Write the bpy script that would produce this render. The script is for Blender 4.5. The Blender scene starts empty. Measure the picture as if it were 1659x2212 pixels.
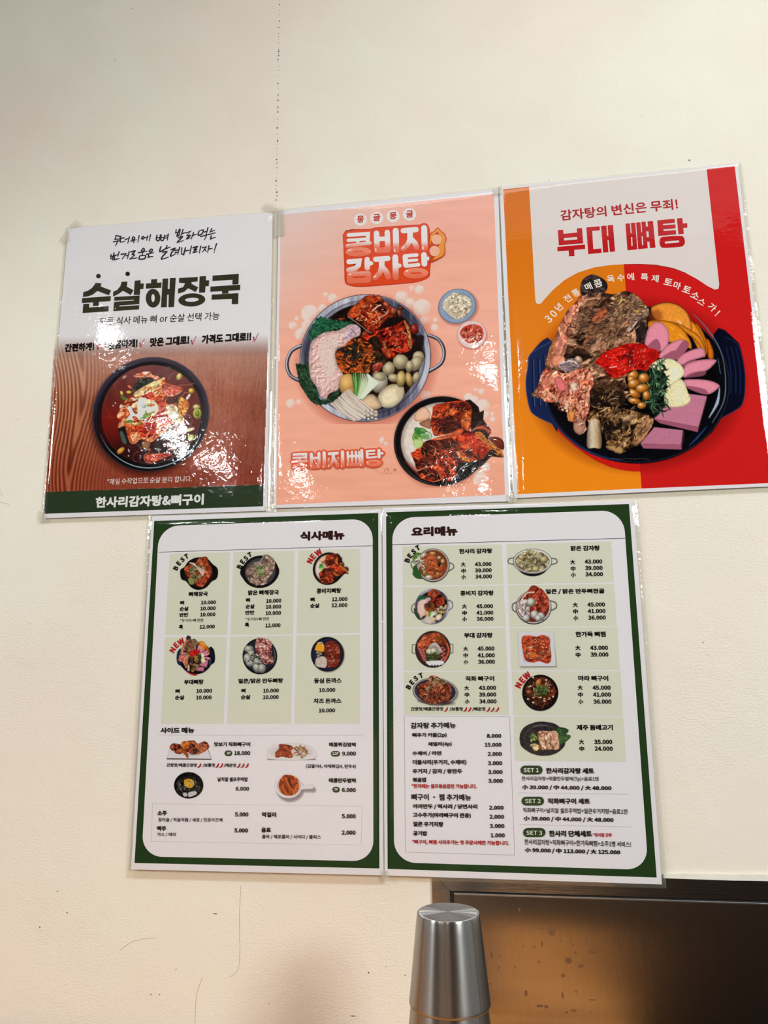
import bpy, bmesh, math, random
import numpy as np
from mathutils import Vector, Matrix
C = bpy.context.scene.collection
SC = bpy.context.scene

# ---------------- camera ----------------
F_PX, PITCH, ROLL, YAW = 1652.44759, 0.20676, -0.00611, 0.13452
CAM = np.array([0.42341, -0.91106, 1.35274])
def _rx(a): return np.array([[1, 0, 0], [0, math.cos(a), -math.sin(a)], [0, math.sin(a), math.cos(a)]])
def _rz(a): return np.array([[math.cos(a), -math.sin(a), 0], [math.sin(a), math.cos(a), 0], [0, 0, 1]])
ROT = _rz(YAW) @ _rx(math.pi/2+PITCH) @ _rz(ROLL)
cd = bpy.data.cameras.new('camera'); cam = bpy.data.objects.new('camera', cd); C.objects.link(cam)
M = Matrix.Identity(4)
for i in range(3):
    for j in range(3): M[i][j] = ROT[i, j]
    M[i][3] = CAM[i]
cam.matrix_world = M
cd.sensor_fit = 'VERTICAL'; cd.sensor_height = 36; cd.lens = F_PX/2212*36; cd.clip_start = .02
SC.camera = cam

# ---------------- world, lights, exposure ----------------
SC.view_settings.view_transform = 'Standard'; SC.view_settings.look = 'None'
SC.view_settings.gamma = 1; SC.view_settings.exposure = 0.0; SC.view_settings.use_curve_mapping = False
wd = bpy.data.worlds.new('world'); SC.world = wd; wd.use_nodes = True
bg = wd.node_tree.nodes['Background']; bg.inputs[0].default_value = (.95, 1.0, 1.02, 1); bg.inputs[1].default_value = .5
def light(name, kind, loc, power, col=(1, 1, 1), target=None, **kw):
    d = bpy.data.lights.new(name, kind); d.energy = power; d.color = col
    for k, v in kw.items(): setattr(d, k, v)
    o = bpy.data.objects.new(name, d); C.objects.link(o); o.location = loc
    if target is not None: o.rotation_euler = (Vector(target)-Vector(loc)).to_track_quat('-Z', 'Y').to_euler()
    return o
light('overhead_fill_area', 'AREA', (.62, -.62, 2.70), 2.3, (.94, 1, 1.02), (.4, -.3, 1.2), shape='RECTANGLE', size=1.3, size_y=.2)  # unseen area light, added as soft overhead light for the wall's top
for sx, sy in ((2.1, -2.0), (2.65, -2.6)):  # unseen main light, split into two added spots to weaken the cup's shadow
    light('key_fill_spot', 'SPOT', (sx, sy, 2.6), 166 if sx < 2.5 else 234, (.93, 1.0, 1.025), (.60, 0, 1.64), spot_size=math.radians(47 if sx < 2.5 else 37), spot_blend=.55, shadow_soft_size=.42)
light('left_fill_spot', 'SPOT', (-2.5, -2.2, 2.6), 190, (.93, 1, 1.02), (.16, 0, 1.22), spot_size=math.radians(27), spot_blend=.6, shadow_soft_size=.2)  # unseen fill spot, added to lift the left side of the wall
light('bench_fill_spot', 'SPOT', (-.3, -3.7, 2.6), 210, (1, .96, .92), (-.2, -4.4, .5), spot_size=math.radians(75), spot_blend=.5, shadow_soft_size=.05)  # unseen spot, added to brighten the bench that the steel mirrors
# small ceiling downlights further back in the room: they glint in the laminate
for x, y, p in ((-1.17, -2.74, 14), (-1.11, -3.24, 12), (-.94, -1.59, 3), (-.79, -3.79, 14), (.47, -2.11, 5), (.35, -3.97, 12)):
    light('downlight', 'POINT', (x, y, 2.58), p, (.96, 1, .99), shadow_soft_size=.035)
light('counter_fill_spot', 'SPOT', (.28, -.46, 2.5), 34, (1, .93, .84), (.28, -.34, .95), spot_size=math.radians(25), spot_blend=.7, shadow_soft_size=.05)  # unseen spot, added so the counter reflects warmly in the panel
# ---- 2D print painter: numpy canvases that become vertex colours of the printed pictures ----
def hsh(i, j, s):
    n = (i.astype(np.int64)*374761393 + j.astype(np.int64)*668265263 + s*974711) & 0x7fffffff
    n = ((n ^ (n >> 13))*1274126177) & 0x7fffffff
    n = (n ^ (n >> 16)) & 0xffff
    return n/65535.0

def vn(x, y, s=0):
    i = np.floor(x).astype(int); j = np.floor(y).astype(int); u = x-i; v = y-j
    u = u*u*(3-2*u); v = v*v*(3-2*v)
    a = hsh(i, j, s); b = hsh(i+1, j, s); c = hsh(i, j+1, s); d = hsh(i+1, j+1, s)
    return (a*(1-u)+b*u)*(1-v)+(c*(1-u)+d*u)*v

def fbm(x, y, s=0, o=3):
    r = 0; w = .5; t = 0
    for k in range(o):
        r = r+w*vn(x, y, s+k*17); t += w; w *= .5; x = x*2.03+5.1; y = y*2.03+3.7
    return r/t

def ramp(t, cols):
    c = np.array(cols, float); t = np.clip(t, 0, 1)*(len(cols)-1)
    i = np.minimum(t.astype(int), len(cols)-2); f = (t-i)[..., None]
    return c[i]*(1-f)+c[i+1]*f

def meat(cols, sc=8, ang=0, st=2.0, seed=0, con=1.6, warp=1.2, lit=.35):
    """streaky, fibrous food texture: palette over warped noise, with printed light and dark grain"""
    sc *= 1.3; con *= .92; a = math.radians(ang); ca, sa = math.cos(a), math.sin(a)
    def f(X, Y, sd):
        u = (X*ca+Y*sa)/(sc*st); v = (-X*sa+Y*ca)/sc
        w1 = fbm(u*1.3+9, v*1.3, seed+50, 2)-.5; w2 = fbm(u*1.3, v*1.3+7, seed+80, 2)-.5
        u2 = u+w1*warp*1.6; v2 = v+w2*warp*2.2
        n = fbm(u2, v2, seed, 3)
        r = 1-np.abs(2*fbm(u2*1.4+3, v2*1.4, seed+5, 2)-1)
        nl = fbm(u2, v2, seed, 2); n2 = fbm(u2+.10, v2+.2, seed, 2)
        t = .5+(n-.5)*con+(r-.75)*.5
        c = ramp(t, cols)
        return c*(1+np.clip((nl-n2)*3.2*lit*2, -.45, .5))[..., None]
    return f

def speck(col, amp=.12, sc=3, seed=0, st=1):
    def f(X, Y, sd):
        n = fbm(X/sc/st, Y/sc, seed, 3)-.5
        return np.array(col, float)*(1+n*2*amp)[..., None]
    return f

def puff(col, dark=.55, depth=6, seed=0, tex=.06, light=1.08):
    """rounded look: darker at the outline, lighter inside (as the printed photograph shows it)"""
    def f(X, Y, sd):
        k = np.clip(-sd/depth, 0, 1); n = fbm(X/3, Y/3, seed, 2)-.5
        return np.array(col, float)*((dark+(light-dark)*np.sqrt(k))*(1+2*tex*n))[..., None]
    return f

def grad(c0, c1, p0, p1):
    def f(X, Y, sd):
        dx, dy = p1[0]-p0[0], p1[1]-p0[1]
        t = np.clip(((X-p0[0])*dx+(Y-p0[1])*dy)/(dx*dx+dy*dy), 0, 1)[..., None]
        return np.array(c0, float)*(1-t)+np.array(c1, float)*t
    return f

def smooth(P, closed=True, n=5):
    P = np.array(P, float); m = len(P); out = []
    for i in range(m if closed else m-1):
        if closed: a, b, c, d = P[i-1], P[i], P[(i+1) % m], P[(i+2) % m]
        else: a, b, c, d = P[max(i-1, 0)], P[i], P[i+1], P[min(i+2, m-1)]
        for k in range(n):
            t = k/n
            out.append(.5*((2*b)+(c-a)*t+(2*a-5*b+4*c-d)*t*t+(-a+3*b-3*c+d)*t**3))
    if not closed: out.append(P[-1])
    return np.array(out)

class Cv:
    def __init__(s, x0, y0, x1, y1, st=1.25):
        s.st = st; s.x0 = x0; s.y0 = y0
        s.w = int((x1-x0)/st)+1; s.h = int((y1-y0)/st)+1
        s.xs = x0+np.arange(s.w)*st; s.ys = y0+np.arange(s.h)*st
        s.C = np.zeros((s.h, s.w, 3)); s.A = np.zeros((s.h, s.w)); s.o = (0, 0, 1.)
        s.R = np.random.RandomState(7)
    def fr(s, ox, oy, sc): s.o = (ox, oy, float(sc)); return s
    def m(s, P): P = np.array(P, float); return P/s.o[2]+np.array(s.o[:2])
    def win(s, lo, hi, pad):
        a = max(0, int((lo[0]-pad-s.x0)/s.st)); b = min(s.w, int((hi[0]+pad-s.x0)/s.st)+2)
        c = max(0, int((lo[1]-pad-s.y0)/s.st)); d = min(s.h, int((hi[1]+pad-s.y0)/s.st)+2)
        if b <= a or d <= c: return None
        X, Y = np.meshgrid(s.xs[a:b], s.ys[c:d]); return (slice(c, d), slice(a, b)), X, Y
    def over(s, W, a, col, X, Y, sd):
        rgb = col(X, Y, sd) if callable(col) else np.broadcast_to(np.array(col, float), X.shape+(3,))
        A = s.A[W]; C = s.C[W]; na = a+A*(1-a)
        s.C[W] = np.where(na[..., None] > 1e-4, (rgb*a[..., None]+C*(A*(1-a))[..., None])/np.maximum(na, 1e-4)[..., None], rgb)
        s.A[W] = na
    def put(s, sd, W, X, Y, col, a, soft):
        sf = max(soft or 0, s.st*1.0)
        s.over(W, np.clip(.5-sd/sf, 0, 1)*a, col, X, Y, sd)
    def poly(s, P, col, a=1., soft=None, sm=True, n=4, raw=False):
        P = P if raw else s.m(P)
        if sm: P = smooth(P, True, n)
        r = s.win(P.min(0), P.max(0), (soft or 0)+2*s.st)
        if r is None: return
        W, X, Y = r; Q = np.roll(P, -1, 0)
        d2 = np.full(X.shape, 1e9); ins = np.zeros(X.shape, bool)
        for (ax, ay), (bx, by) in zip(P, Q):
            ex, ey = bx-ax, by-ay; L = ex*ex+ey*ey
            if L < 1e-9: continue
            px, py = X-ax, Y-ay; t = np.clip((px*ex+py*ey)/L, 0, 1)
            d2 = np.minimum(d2, (px-t*ex)**2+(py-t*ey)**2)
            if ay != by: ins ^= ((ay > Y) != (by > Y)) & (X < (bx-ax)*(Y-ay)/(by-ay)+ax)
        sd = np.sqrt(d2); sd = np.where(ins, -sd, sd)
        s.put(sd, W, X, Y, col, a, soft)
    def ell(s, cx, cy, rx, ry, rot, col, a=1., soft=None, raw=False, wob=0, seed=0, hole=0):
        if not raw: (cx, cy) = s.m((cx, cy)); rx /= s.o[2]; ry /= s.o[2]
        R = max(rx, ry); r = s.win((cx-R, cy-R), (cx+R, cy+R), (soft or 0)+2*s.st)
        if r is None: return
        W, X, Y = r; q = math.radians(rot); c, sn = math.cos(q), math.sin(q)
        u = ((X-cx)*c+(Y-cy)*sn)/rx; v = (-(X-cx)*sn+(Y-cy)*c)/ry
        rr = np.sqrt(u*u+v*v)
        if wob: rr = rr*(1+wob*(fbm(u*2.2+seed, v*2.2, seed, 2)-.5))
        sd = (rr-1)*min(rx, ry)
        if hole: sd = np.abs(sd+hole/2)-hole/2
        s.put(sd, W, X, Y, col, a, soft)
    def ball(s, cx, cy, rx, ry, rot, col, hi=(255, 245, 230), shine=.8, dark=.45, raw=False, wob=.0, seed=0, a=1.):
        if not raw: (cx, cy) = s.m((cx, cy)); rx /= s.o[2]; ry /= s.o[2]
        def f(X, Y, sd):
            u = (X-cx)/max(rx, ry); v = (Y-cy)/max(rx, ry); k = np.clip(-sd/(.8*min(rx, ry)), 0, 1)
            b = (dark+(1-dark)*np.sqrt(k))*(1-.18*u-.28*v)
            c = np.array(col, float)*b[..., None]
            h = np.exp(-(((X-cx)/rx+.3)**2+((Y-cy)/ry+.35)**2)*9)*shine
            return c*(1-h[..., None])+np.array(hi, float)*h[..., None]
        s.ell(cx, cy, rx, ry, rot, f, a, raw=True, wob=wob, seed=seed)
    def line(s, P, w, col, a=1., soft=None, sm=True, raw=False, n=4):
        P = np.array(P, float) if raw else s.m(P)
        if not raw: w = np.array(w, float)/s.o[2]
        w = np.atleast_1d(np.array(w, float))
        if sm and len(P) > 2: P = smooth(P, False, n)
        ww = np.interp(np.linspace(0, 1, len(P)), np.linspace(0, 1, len(w)), w) if len(w) > 1 else np.full(len(P), w[0])
        r = s.win(P.min(0), P.max(0), w.max()+(soft or 0)+2*s.st)
        if r is None: return
        W, X, Y = r; sd = np.full(X.shape, 1e9)
        for k in range(len(P)-1):
            (ax, ay), (bx, by) = P[k], P[k+1]; ex, ey = bx-ax, by-ay; L = ex*ex+ey*ey+1e-9
            px, py = X-ax, Y-ay; t = np.clip((px*ex+py*ey)/L, 0, 1)
            sd = np.minimum(sd, np.sqrt((px-t*ex)**2+(py-t*ey)**2)-(ww[k]*(1-t)+ww[k+1]*t)/2)
        s.put(sd, W, X, Y, col, a, soft)
    def bits(s, reg, n, L, Wd, cols, ang=0, dev=90, seed=0, curve=.3, dark=.5, a=1.):
        """n short curved strands or chips inside the outline reg; L, Wd = (min, max) in frame units"""
        R = np.random.RandomState(seed); P = s.m(reg); lo, hi = P.min(0), P.max(0); k = 0; t = 0
        L = np.array(L)/s.o[2]; Wd = np.array(Wd)/s.o[2]
        while k < n and t < n*8:
            t += 1; p = lo+R.rand(2)*(hi-lo)
            ins = False
            for i in range(len(P)):
                (ax, ay), (bx, by) = P[i-1], P[i]
                if (ay > p[1]) != (by > p[1]) and p[0] < (bx-ax)*(p[1]-ay)/(by-ay)+ax: ins = not ins
            if not ins: continue
            k += 1; q = math.radians(ang+(R.rand()*2-1)*dev); l = L[0]+R.rand()*(L[1]-L[0]); w = Wd[0]+R.rand()*(Wd[1]-Wd[0])
            d = np.array([math.cos(q), -math.sin(q)]); nn = np.array([d[1], -d[0]])*l*curve*(R.rand()*2-1)
            col = np.array(cols[R.randint(len(cols))], float)*(.8+.4*R.rand())
            if dark: s.line([p-d*l/2+(.4, .6), p+nn+(.4, .6), p+d*l/2+(.4, .6)], [w*.5, w*1.25, w*.4], (30, 12, 10), dark*a, raw=True, n=2)
            s.line([p-d*l/2, p+nn, p+d*l/2], [w*.4, w, w*.3], col, a, raw=True, n=2)
    def mini(s, quad, x0, y0, x1, y1, st=1.):
        """the same picture printed again smaller: quad = where this canvas' corners land"""
        m = Cv(x0, y0, x1, y1, st); X, Y = np.meshgrid(m.xs, m.ys)
        a, b, c = [np.array(q, float) for q in quad]      # images of top-left, top-right, bottom-left
        M = np.linalg.inv(np.stack([b-a, c-a], 1)); u = M[0, 0]*(X-a[0])+M[0, 1]*(Y-a[1]); v = M[1, 0]*(X-a[0])+M[1, 1]*(Y-a[1])
        fac = max(1, int(round(((s.w)*s.st)/np.linalg.norm(b-a)*st/s.st)))
        A = np.clip((s.A-.62)/.33, 0, 1); C = s.C*A[..., None]   # leaves the big picture's soft shade out
        h2, w2 = s.h//fac, s.w//fac
        C = C[:h2*fac, :w2*fac].reshape(h2, fac, w2, fac, 3).mean((1, 3)); A = A[:h2*fac, :w2*fac].reshape(h2, fac, w2, fac).mean((1, 3))
        i = (v*(h2)-.5); j = (u*(w2)-.5); ok = (u >= 0) & (u <= 1) & (v >= 0) & (v <= 1)
        i = np.clip(i, 0, h2-1.001); j = np.clip(j, 0, w2-1.001); ii = i.astype(int); jj = j.astype(int); fi = i-ii; fj = j-jj
        def L(T):
            f1, f2 = (fi, fj) if T.ndim == 2 else (fi[..., None], fj[..., None])
            return (T[ii, jj]*(1-f2)+T[ii, np.minimum(jj+1, w2-1)]*f2)*(1-f1)+(T[np.minimum(ii+1, h2-1), jj]*(1-f2)+T[np.minimum(ii+1, h2-1), np.minimum(jj+1, w2-1)]*f2)*f1
        m.A = L(A)*ok; m.C = L(C)/np.maximum(L(A), 1e-3)[..., None]
        return m
# ---------------- helpers ----------------
def unp(P, y=0.):
    """photo pixels -> points of the wall-parallel plane at depth y (how the hanging things were measured)"""
    P = np.atleast_2d(np.array(P, float)); d = np.stack([(P[:, 0]-829.5)/F_PX, -(P[:, 1]-1106)/F_PX, -np.ones(len(P))], 1) @ ROT.T
    return CAM+d*((y-CAM[1])/d[:, 1])[:, None]
def lin(c):
    c = np.asarray(c, float)/255.
    return np.where(c <= .04045, c/12.92, ((c+.055)/1.055)**2.4)
def tag(o, label=None, cat=None, group=None, kind=None):
    if label: o['label'] = label
    if cat: o['category'] = cat
    if group: o['group'] = group
    if kind: o['kind'] = kind
    return o
def empty(name, loc, label, cat, group=None):
    o = bpy.data.objects.new(name, None); C.objects.link(o); o.location = loc; o.empty_display_size = .05
    o['origin'] = 0; del o['origin']
    return tag(o, label, cat, group)
def link(name, me, mat=None, parent=None, kind=None):
    o = bpy.data.objects.new(name, me); C.objects.link(o)
    if mat: me.materials.append(mat)
    if parent: o.parent = parent
    if kind: o['kind'] = kind
    return o
def mesh(name, V, Fs, cols=None, mat=None, parent=None, kind=None, origin=(0, 0, 0), sharp=True, alpha=None):
    me = bpy.data.meshes.new(name); V = np.array(V, float)-np.array(origin, float)
    me.from_pydata(V.tolist() if len(V) < 200000 else V, [], Fs); me.update()
    if cols is not None:
        a = me.color_attributes.new('ink', 'FLOAT_COLOR', 'POINT'); D = np.ones((len(V), 4)); D[:, :3] = cols
        if alpha is not None: D[:, 3] = alpha
        a.data.foreach_set('color', D.ravel())
    if not sharp: me.shade_smooth()
    return link(name, me, mat, parent, kind)
def box(name, lo, hi, mat, parent=None, origin=(0, 0, 0), bev=0, kind=None):
    bm = bmesh.new(); bmesh.ops.create_cube(bm, size=1)
    for v in bm.verts: v.co = Vector([(lo[i]+hi[i])/2+v.co[i]*(hi[i]-lo[i])-origin[i] for i in range(3)])
    if bev: bmesh.ops.bevel(bm, geom=bm.edges[:], offset=bev, segments=2, affect='EDGES')
    me = bpy.data.meshes.new(name); bm.to_mesh(me); bm.free(); return link(name, me, mat, parent, kind)

# ---------------- materials ----------------
def mat(name):
    m = bpy.data.materials.new(name); m.use_nodes = True; nt = m.node_tree; b = nt.nodes['Principled BSDF']; return m, nt, b
def N(nt, t, **kw):
    n = nt.nodes.new(t)
    for k, v in kw.items():
        if k.startswith('i_'): n.inputs[k[2:].replace('_', ' ')].default_value = v
        else: setattr(n, k, v)
    return n
def ramp_n(nt, pts, interp='LINEAR'):
    r = nt.nodes.new('ShaderNodeValToRGB'); e = r.color_ramp; e.interpolation = interp
    while len(e.elements) < len(pts): e.elements.new(.5)
    for k, (p, c) in enumerate(pts): e.elements[k].position = p; e.elements[k].color = (*(c if len(c) == 3 else c[:3]), 1)
    return r
def ink_mat(name, alpha=False):
    m, nt, b = mat(name); L = nt.links; at = N(nt, 'ShaderNodeVertexColor', layer_name='ink')
    co = N(nt, 'ShaderNodeTexCoord'); no = N(nt, 'ShaderNodeTexNoise', i_Scale=900., i_Detail=2.)
    L.new(co.outputs['Object'], no.inputs['Vector'])
    mr = N(nt, 'ShaderNodeMapRange'); mr.inputs[3].default_value = .94; mr.inputs[4].default_value = 1.06; L.new(no.outputs[0], mr.inputs[0])
    mx = N(nt, 'ShaderNodeVectorMath', operation='SCALE'); L.new(at.outputs[0], mx.inputs[0]); L.new(mr.outputs[0], mx.inputs['Scale'])
    L.new(mx.outputs[0], b.inputs['Base Color']); b.inputs['Roughness'].default_value = .75; b.inputs['Specular IOR Level'].default_value = 0.
    if alpha: L.new(at.outputs[1], b.inputs['Alpha'])
    return m
INK = ink_mat('printed_ink'); PIC = ink_mat('printed_picture', True)
m, nt, b = mat('poster_paper'); PAPER = m
no = N(nt, 'ShaderNodeTexNoise', i_Scale=700., i_Detail=3.); co = N(nt, 'ShaderNodeTexCoord'); nt.links.new(co.outputs['Object'], no.inputs['Vector'])
r = ramp_n(nt, [(.3, lin((224, 216, 220))), (.7, lin((233, 226, 229)))]); nt.links.new(no.outputs[0], r.inputs[0]); nt.links.new(r.outputs[0], b.inputs['Base Color'])
b.inputs['Roughness'].default_value = .8; b.inputs['Specular IOR Level'].default_value = .1

def film_mat(name, bump, sc, tint=(.97, .97, .95), haze=.0, rough=.045):
    """clear plastic: light passes straight through, the surface mirrors by Fresnel with a wavy skin"""
    m, nt, b = mat(name); nt.nodes.remove(b); L = nt.links; out = nt.nodes['Material Output']
    tr = N(nt, 'ShaderNodeBsdfTransparent'); tr.inputs[0].default_value = (*tint, 1)
    gl = N(nt, 'ShaderNodeBsdfGlossy'); gl.inputs['Roughness'].default_value = rough; gl.inputs[0].default_value = (1, 1, 1, 1)
    ge = N(nt, 'ShaderNodeNewGeometry'); dt = N(nt, 'ShaderNodeVectorMath', operation='DOT_PRODUCT'); L.new(ge.outputs['Incoming'], dt.inputs[0])
    def mth(op, a, b_=None):
        n = N(nt, 'ShaderNodeMath', operation=op)
        for i, v in enumerate((a, b_)):
            if v is None: continue
            if isinstance(v, (int, float)): n.inputs[i].default_value = v
            else: L.new(v, n.inputs[i])
        return n.outputs[0]
    # Schlick's Fresnel, the same from either side of the thin sheet
    c5 = mth('POWER', mth('SUBTRACT', 1., mth('MINIMUM', mth('ABSOLUTE', dt.outputs['Value']), 1.)), 5.); fac = mth('ADD', mth('MULTIPLY', c5, .95), .05)
    co = N(nt, 'ShaderNodeTexCoord')
    mp = N(nt, 'ShaderNodeMapping'); mp.inputs['Scale'].default_value = (1, 1, 1.25); L.new(co.outputs['Object'], mp.inputs[0])
    n1 = N(nt, 'ShaderNodeTexNoise', i_Scale=sc, i_Detail=2.5, i_Roughness=.55, i_Distortion=.7); L.new(mp.outputs[0], n1.inputs['Vector'])
    n2 = N(nt, 'ShaderNodeTexNoise', i_Scale=14., i_Detail=1.); L.new(mp.outputs[0], n2.inputs['Vector'])
    bp = N(nt, 'ShaderNodeBump', i_Strength=1., i_Distance=bump); L.new(n1.outputs[0], bp.inputs['Height'])
    bp2 = N(nt, 'ShaderNodeBump', i_Strength=1., i_Distance=bump*6); L.new(n2.outputs[0], bp2.inputs['Height']); L.new(bp2.outputs[0], bp.inputs['Normal'])
    L.new(bp.outputs[0], gl.inputs['Normal']); L.new(ge.outputs['Normal'], dt.inputs[1])
    mx = N(nt, 'ShaderNodeMixShader'); L.new(fac, mx.inputs[0]); L.new(tr.outputs[0], mx.inputs[1]); L.new(gl.outputs[0], mx.inputs[2])
    last = mx
    if haze:
        df = N(nt, 'ShaderNodeBsdfDiffuse'); df.inputs[0].default_value = (.86, .82, .74, 1); h = N(nt, 'ShaderNodeMixShader'); h.inputs[0].default_value = haze
        L.new(mx.outputs[0], h.inputs[1]); L.new(df.outputs[0], h.inputs[2]); last = h
    L.new(last.outputs[0], out.inputs['Surface']); return m
FILM = film_mat('laminate_film', .00011, 130.)
TAPE = film_mat('clear_tape', .0004, 160., (.93, .92, .88), .16, .12)
SEAL = film_mat('laminate_edge', .0010, 90., (.95, .94, .91), .07, .10)

# wall paint
m, nt, b = mat('cream_wall_paint'); WALL = m; L = nt.links; co = N(nt, 'ShaderNodeTexCoord')
n1 = N(nt, 'ShaderNodeTexNoise', i_Scale=3.2, i_Detail=3.); n2 = N(nt, 'ShaderNodeTexNoise', i_Scale=11., i_Detail=4.)
for n in (n1, n2): L.new(co.outputs['Object'], n.inputs['Vector'])
r1 = ramp_n(nt, [(.36, lin((232, 217, 201))), (.5, lin((231, 219, 202))), (.64, lin((231, 223, 206)))]); L.new(n1.outputs[0], r1.inputs[0])
r2 = ramp_n(nt, [(.3, (.965, .96, .95)), (.65, (1, 1, 1))]); L.new(n2.outputs[0], r2.inputs[0])
mm = N(nt, 'ShaderNodeMix', data_type='RGBA', blend_type='MULTIPLY'); mm.inputs[0].default_value = 1; L.new(r1.outputs[0], mm.inputs[6]); L.new(r2.outputs[0], mm.inputs[7]); L.new(mm.outputs[2], b.inputs['Base Color'])
b.inputs['Roughness'].default_value = .62; b.inputs['Specular IOR Level'].default_value = .25
mp = N(nt, 'ShaderNodeMapping'); mp.inputs['Scale'].default_value = (1, 1, 1.5); L.new(co.outputs['Object'], mp.inputs[0])
w1 = N(nt, 'ShaderNodeTexNoise', i_Scale=320., i_Detail=3., i_Roughness=.6, i_Distortion=.5); L.new(mp.outputs[0], w1.inputs['Vector'])
w3 = N(nt, 'ShaderNodeTexNoise', i_Scale=24., i_Detail=4., i_Distortion=.8); L.new(co.outputs['Object'], w3.inputs['Vector'])
# the roller texture is heavy low on the wall and nearly smooth high up
sx = N(nt, 'ShaderNodeSeparateXYZ'); L.new(co.outputs['Object'], sx.inputs[0])
mz = N(nt, 'ShaderNodeMapRange'); mz.inputs[1].default_value = 2.15; mz.inputs[2].default_value = 1.55; mz.inputs[3].default_value = .22; mz.inputs[4].default_value = 1.; L.new(sx.outputs[2], mz.inputs[0])
n4 = N(nt, 'ShaderNodeTexNoise', i_Scale=5.5, i_Detail=2.); L.new(co.outputs['Object'], n4.inputs['Vector'])
m4 = N(nt, 'ShaderNodeMapRange'); m4.inputs[1].default_value = .38; m4.inputs[2].default_value = .6; m4.inputs[3].default_value = .35; m4.inputs[4].default_value = 1.1; L.new(n4.outputs[0], m4.inputs[0])
mu = N(nt, 'ShaderNodeMath', operation='MULTIPLY'); L.new(mz.outputs[0], mu.inputs[0]); L.new(m4.outputs[0], mu.inputs[1])
b1 = N(nt, 'ShaderNodeBump', i_Distance=.00075); L.new(mu.outputs[0], b1.inputs['Strength']); L.new(w1.outputs[0], b1.inputs['Height'])
b3 = N(nt, 'ShaderNodeBump', i_Strength=.5, i_Distance=.0016); L.new(w3.outputs[0], b3.inputs['Height']); L.new(b1.outputs[0], b3.inputs['Normal']); L.new(b3.outputs[0], b.inputs['Normal'])

def steel(name, rough, aniso, base, tangent='Z', rot=0., streak=(1, 1, 1), ssc=60., spots=False, bump=.00005):
    m, nt, b = mat(name); L = nt.links; co = N(nt, 'ShaderNodeTexCoord'); mp = N(nt, 'ShaderNodeMapping'); mp.inputs['Scale'].default_value = streak; L.new(co.outputs['Object'], mp.inputs[0])
    no = N(nt, 'ShaderNodeTexNoise', i_Scale=ssc, i_Detail=4.); L.new(mp.outputs[0], no.inputs['Vector'])
    r = ramp_n(nt, [(.3, tuple(v*.86 for v in base)), (.7, base)]); L.new(no.outputs[0], r.inputs[0]); L.new(r.outputs[0], b.inputs['Base Color'])
    b.inputs['Metallic'].default_value = 1; b.inputs['Roughness'].default_value = rough; b.inputs['Anisotropic'].default_value = aniso; b.inputs['Anisotropic Rotation'].default_value = rot
    tg = N(nt, 'ShaderNodeTangent', direction_type='RADIAL', axis=tangent); L.new(tg.outputs[0], b.inputs['Tangent'])
    bp = N(nt, 'ShaderNodeBump', i_Strength=1., i_Distance=bump); L.new(no.outputs[0], bp.inputs['Height']); L.new(bp.outputs[0], b.inputs['Normal'])
    return m
S_CUP = steel('brushed_steel_cup', .27, .8, (.37, .345, .32), 'Z', .25, (5, 5, .06), 60, bump=.00002)  # upright colour streaks imitate reflections running down the cup side
S_TOP = steel('spun_steel_base', .42, .95, (.40, .39, .385), 'Z', 0, (1, 1, 1), 60, bump=.00001)
S_FRM = steel('polished_steel_frame', .17, .3, (.58, .55, .52), 'Z', 0, (.4, 1, 40), 30, bump=.0001)
S_PAN = steel('brushed_steel_sheet', .20, .8, (.56, .50, .44), 'Z', 0, (60, 1, .6), 40, bump=.00006)
def plain(name, c, rough=.6, metal=0):
    m, nt, b = mat(name); co = N(nt, 'ShaderNodeTexCoord'); no = N(nt, 'ShaderNodeTexNoise', i_Scale=60., i_Detail=3.); nt.links.new(co.outputs['Object'], no.inputs['Vector'])
    c = lin(c); r = ramp_n(nt, [(.3, c*.85), (.7, c)]); nt.links.new(no.outputs[0], r.inputs[0]); nt.links.new(r.outputs[0], b.inputs['Base Color'])
    b.inputs['Roughness'].default_value = rough; b.inputs['Metallic'].default_value = metal; return m
DARK = plain('dark_gap', (22, 18, 16), .7); WOOD_D = plain('dark_brown_room_wall', (88, 66, 52), .7); CAULK = plain('white_caulk', (236, 230, 214), .5); CHIP = plain('grey_chipped_paint', (96, 86, 72), .8)
m, nt, b = mat('honey_wood_top'); WOOD = m; L = nt.links; co = N(nt, 'ShaderNodeTexCoord'); mp = N(nt, 'ShaderNodeMapping'); mp.inputs['Scale'].default_value = (1.2, 14, 14); L.new(co.outputs['Object'], mp.inputs[0])
no = N(nt, 'ShaderNodeTexNoise', i_Scale=5., i_Detail=6., i_Distortion=.4); L.new(mp.outputs[0], no.inputs['Vector']); r = ramp_n(nt, [(.3, lin((165, 100, 40))), (.5, lin((214, 142, 60))), (.7, lin((230, 164, 80)))]); L.new(no.outputs[0], r.inputs[0]); L.new(r.outputs[0], b.inputs['Base Color']); b.inputs['Roughness'].default_value = .45

# ---------------- the room ----------------
def struct(o): o['kind'] = 'structure'; return o
struct(box('wall_front', (-4.6, 0, 0), (4.6, .12, 2.75), WALL))
struct(box('floor', (-4.6, -4.6, -.1), (4.6, 0, 0), plain('dark_floor', (46, 34, 28), .5)))
struct(box('wall_back', (-4.6, -4.72, 0), (4.6, -4.6, 2.75), WOOD_D))

struct(box('ceiling', (-4.6, -4.6, 2.75), (4.6, -1.6, 2.85), plain('brown_ceiling', (74, 62, 54), .8)))

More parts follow.
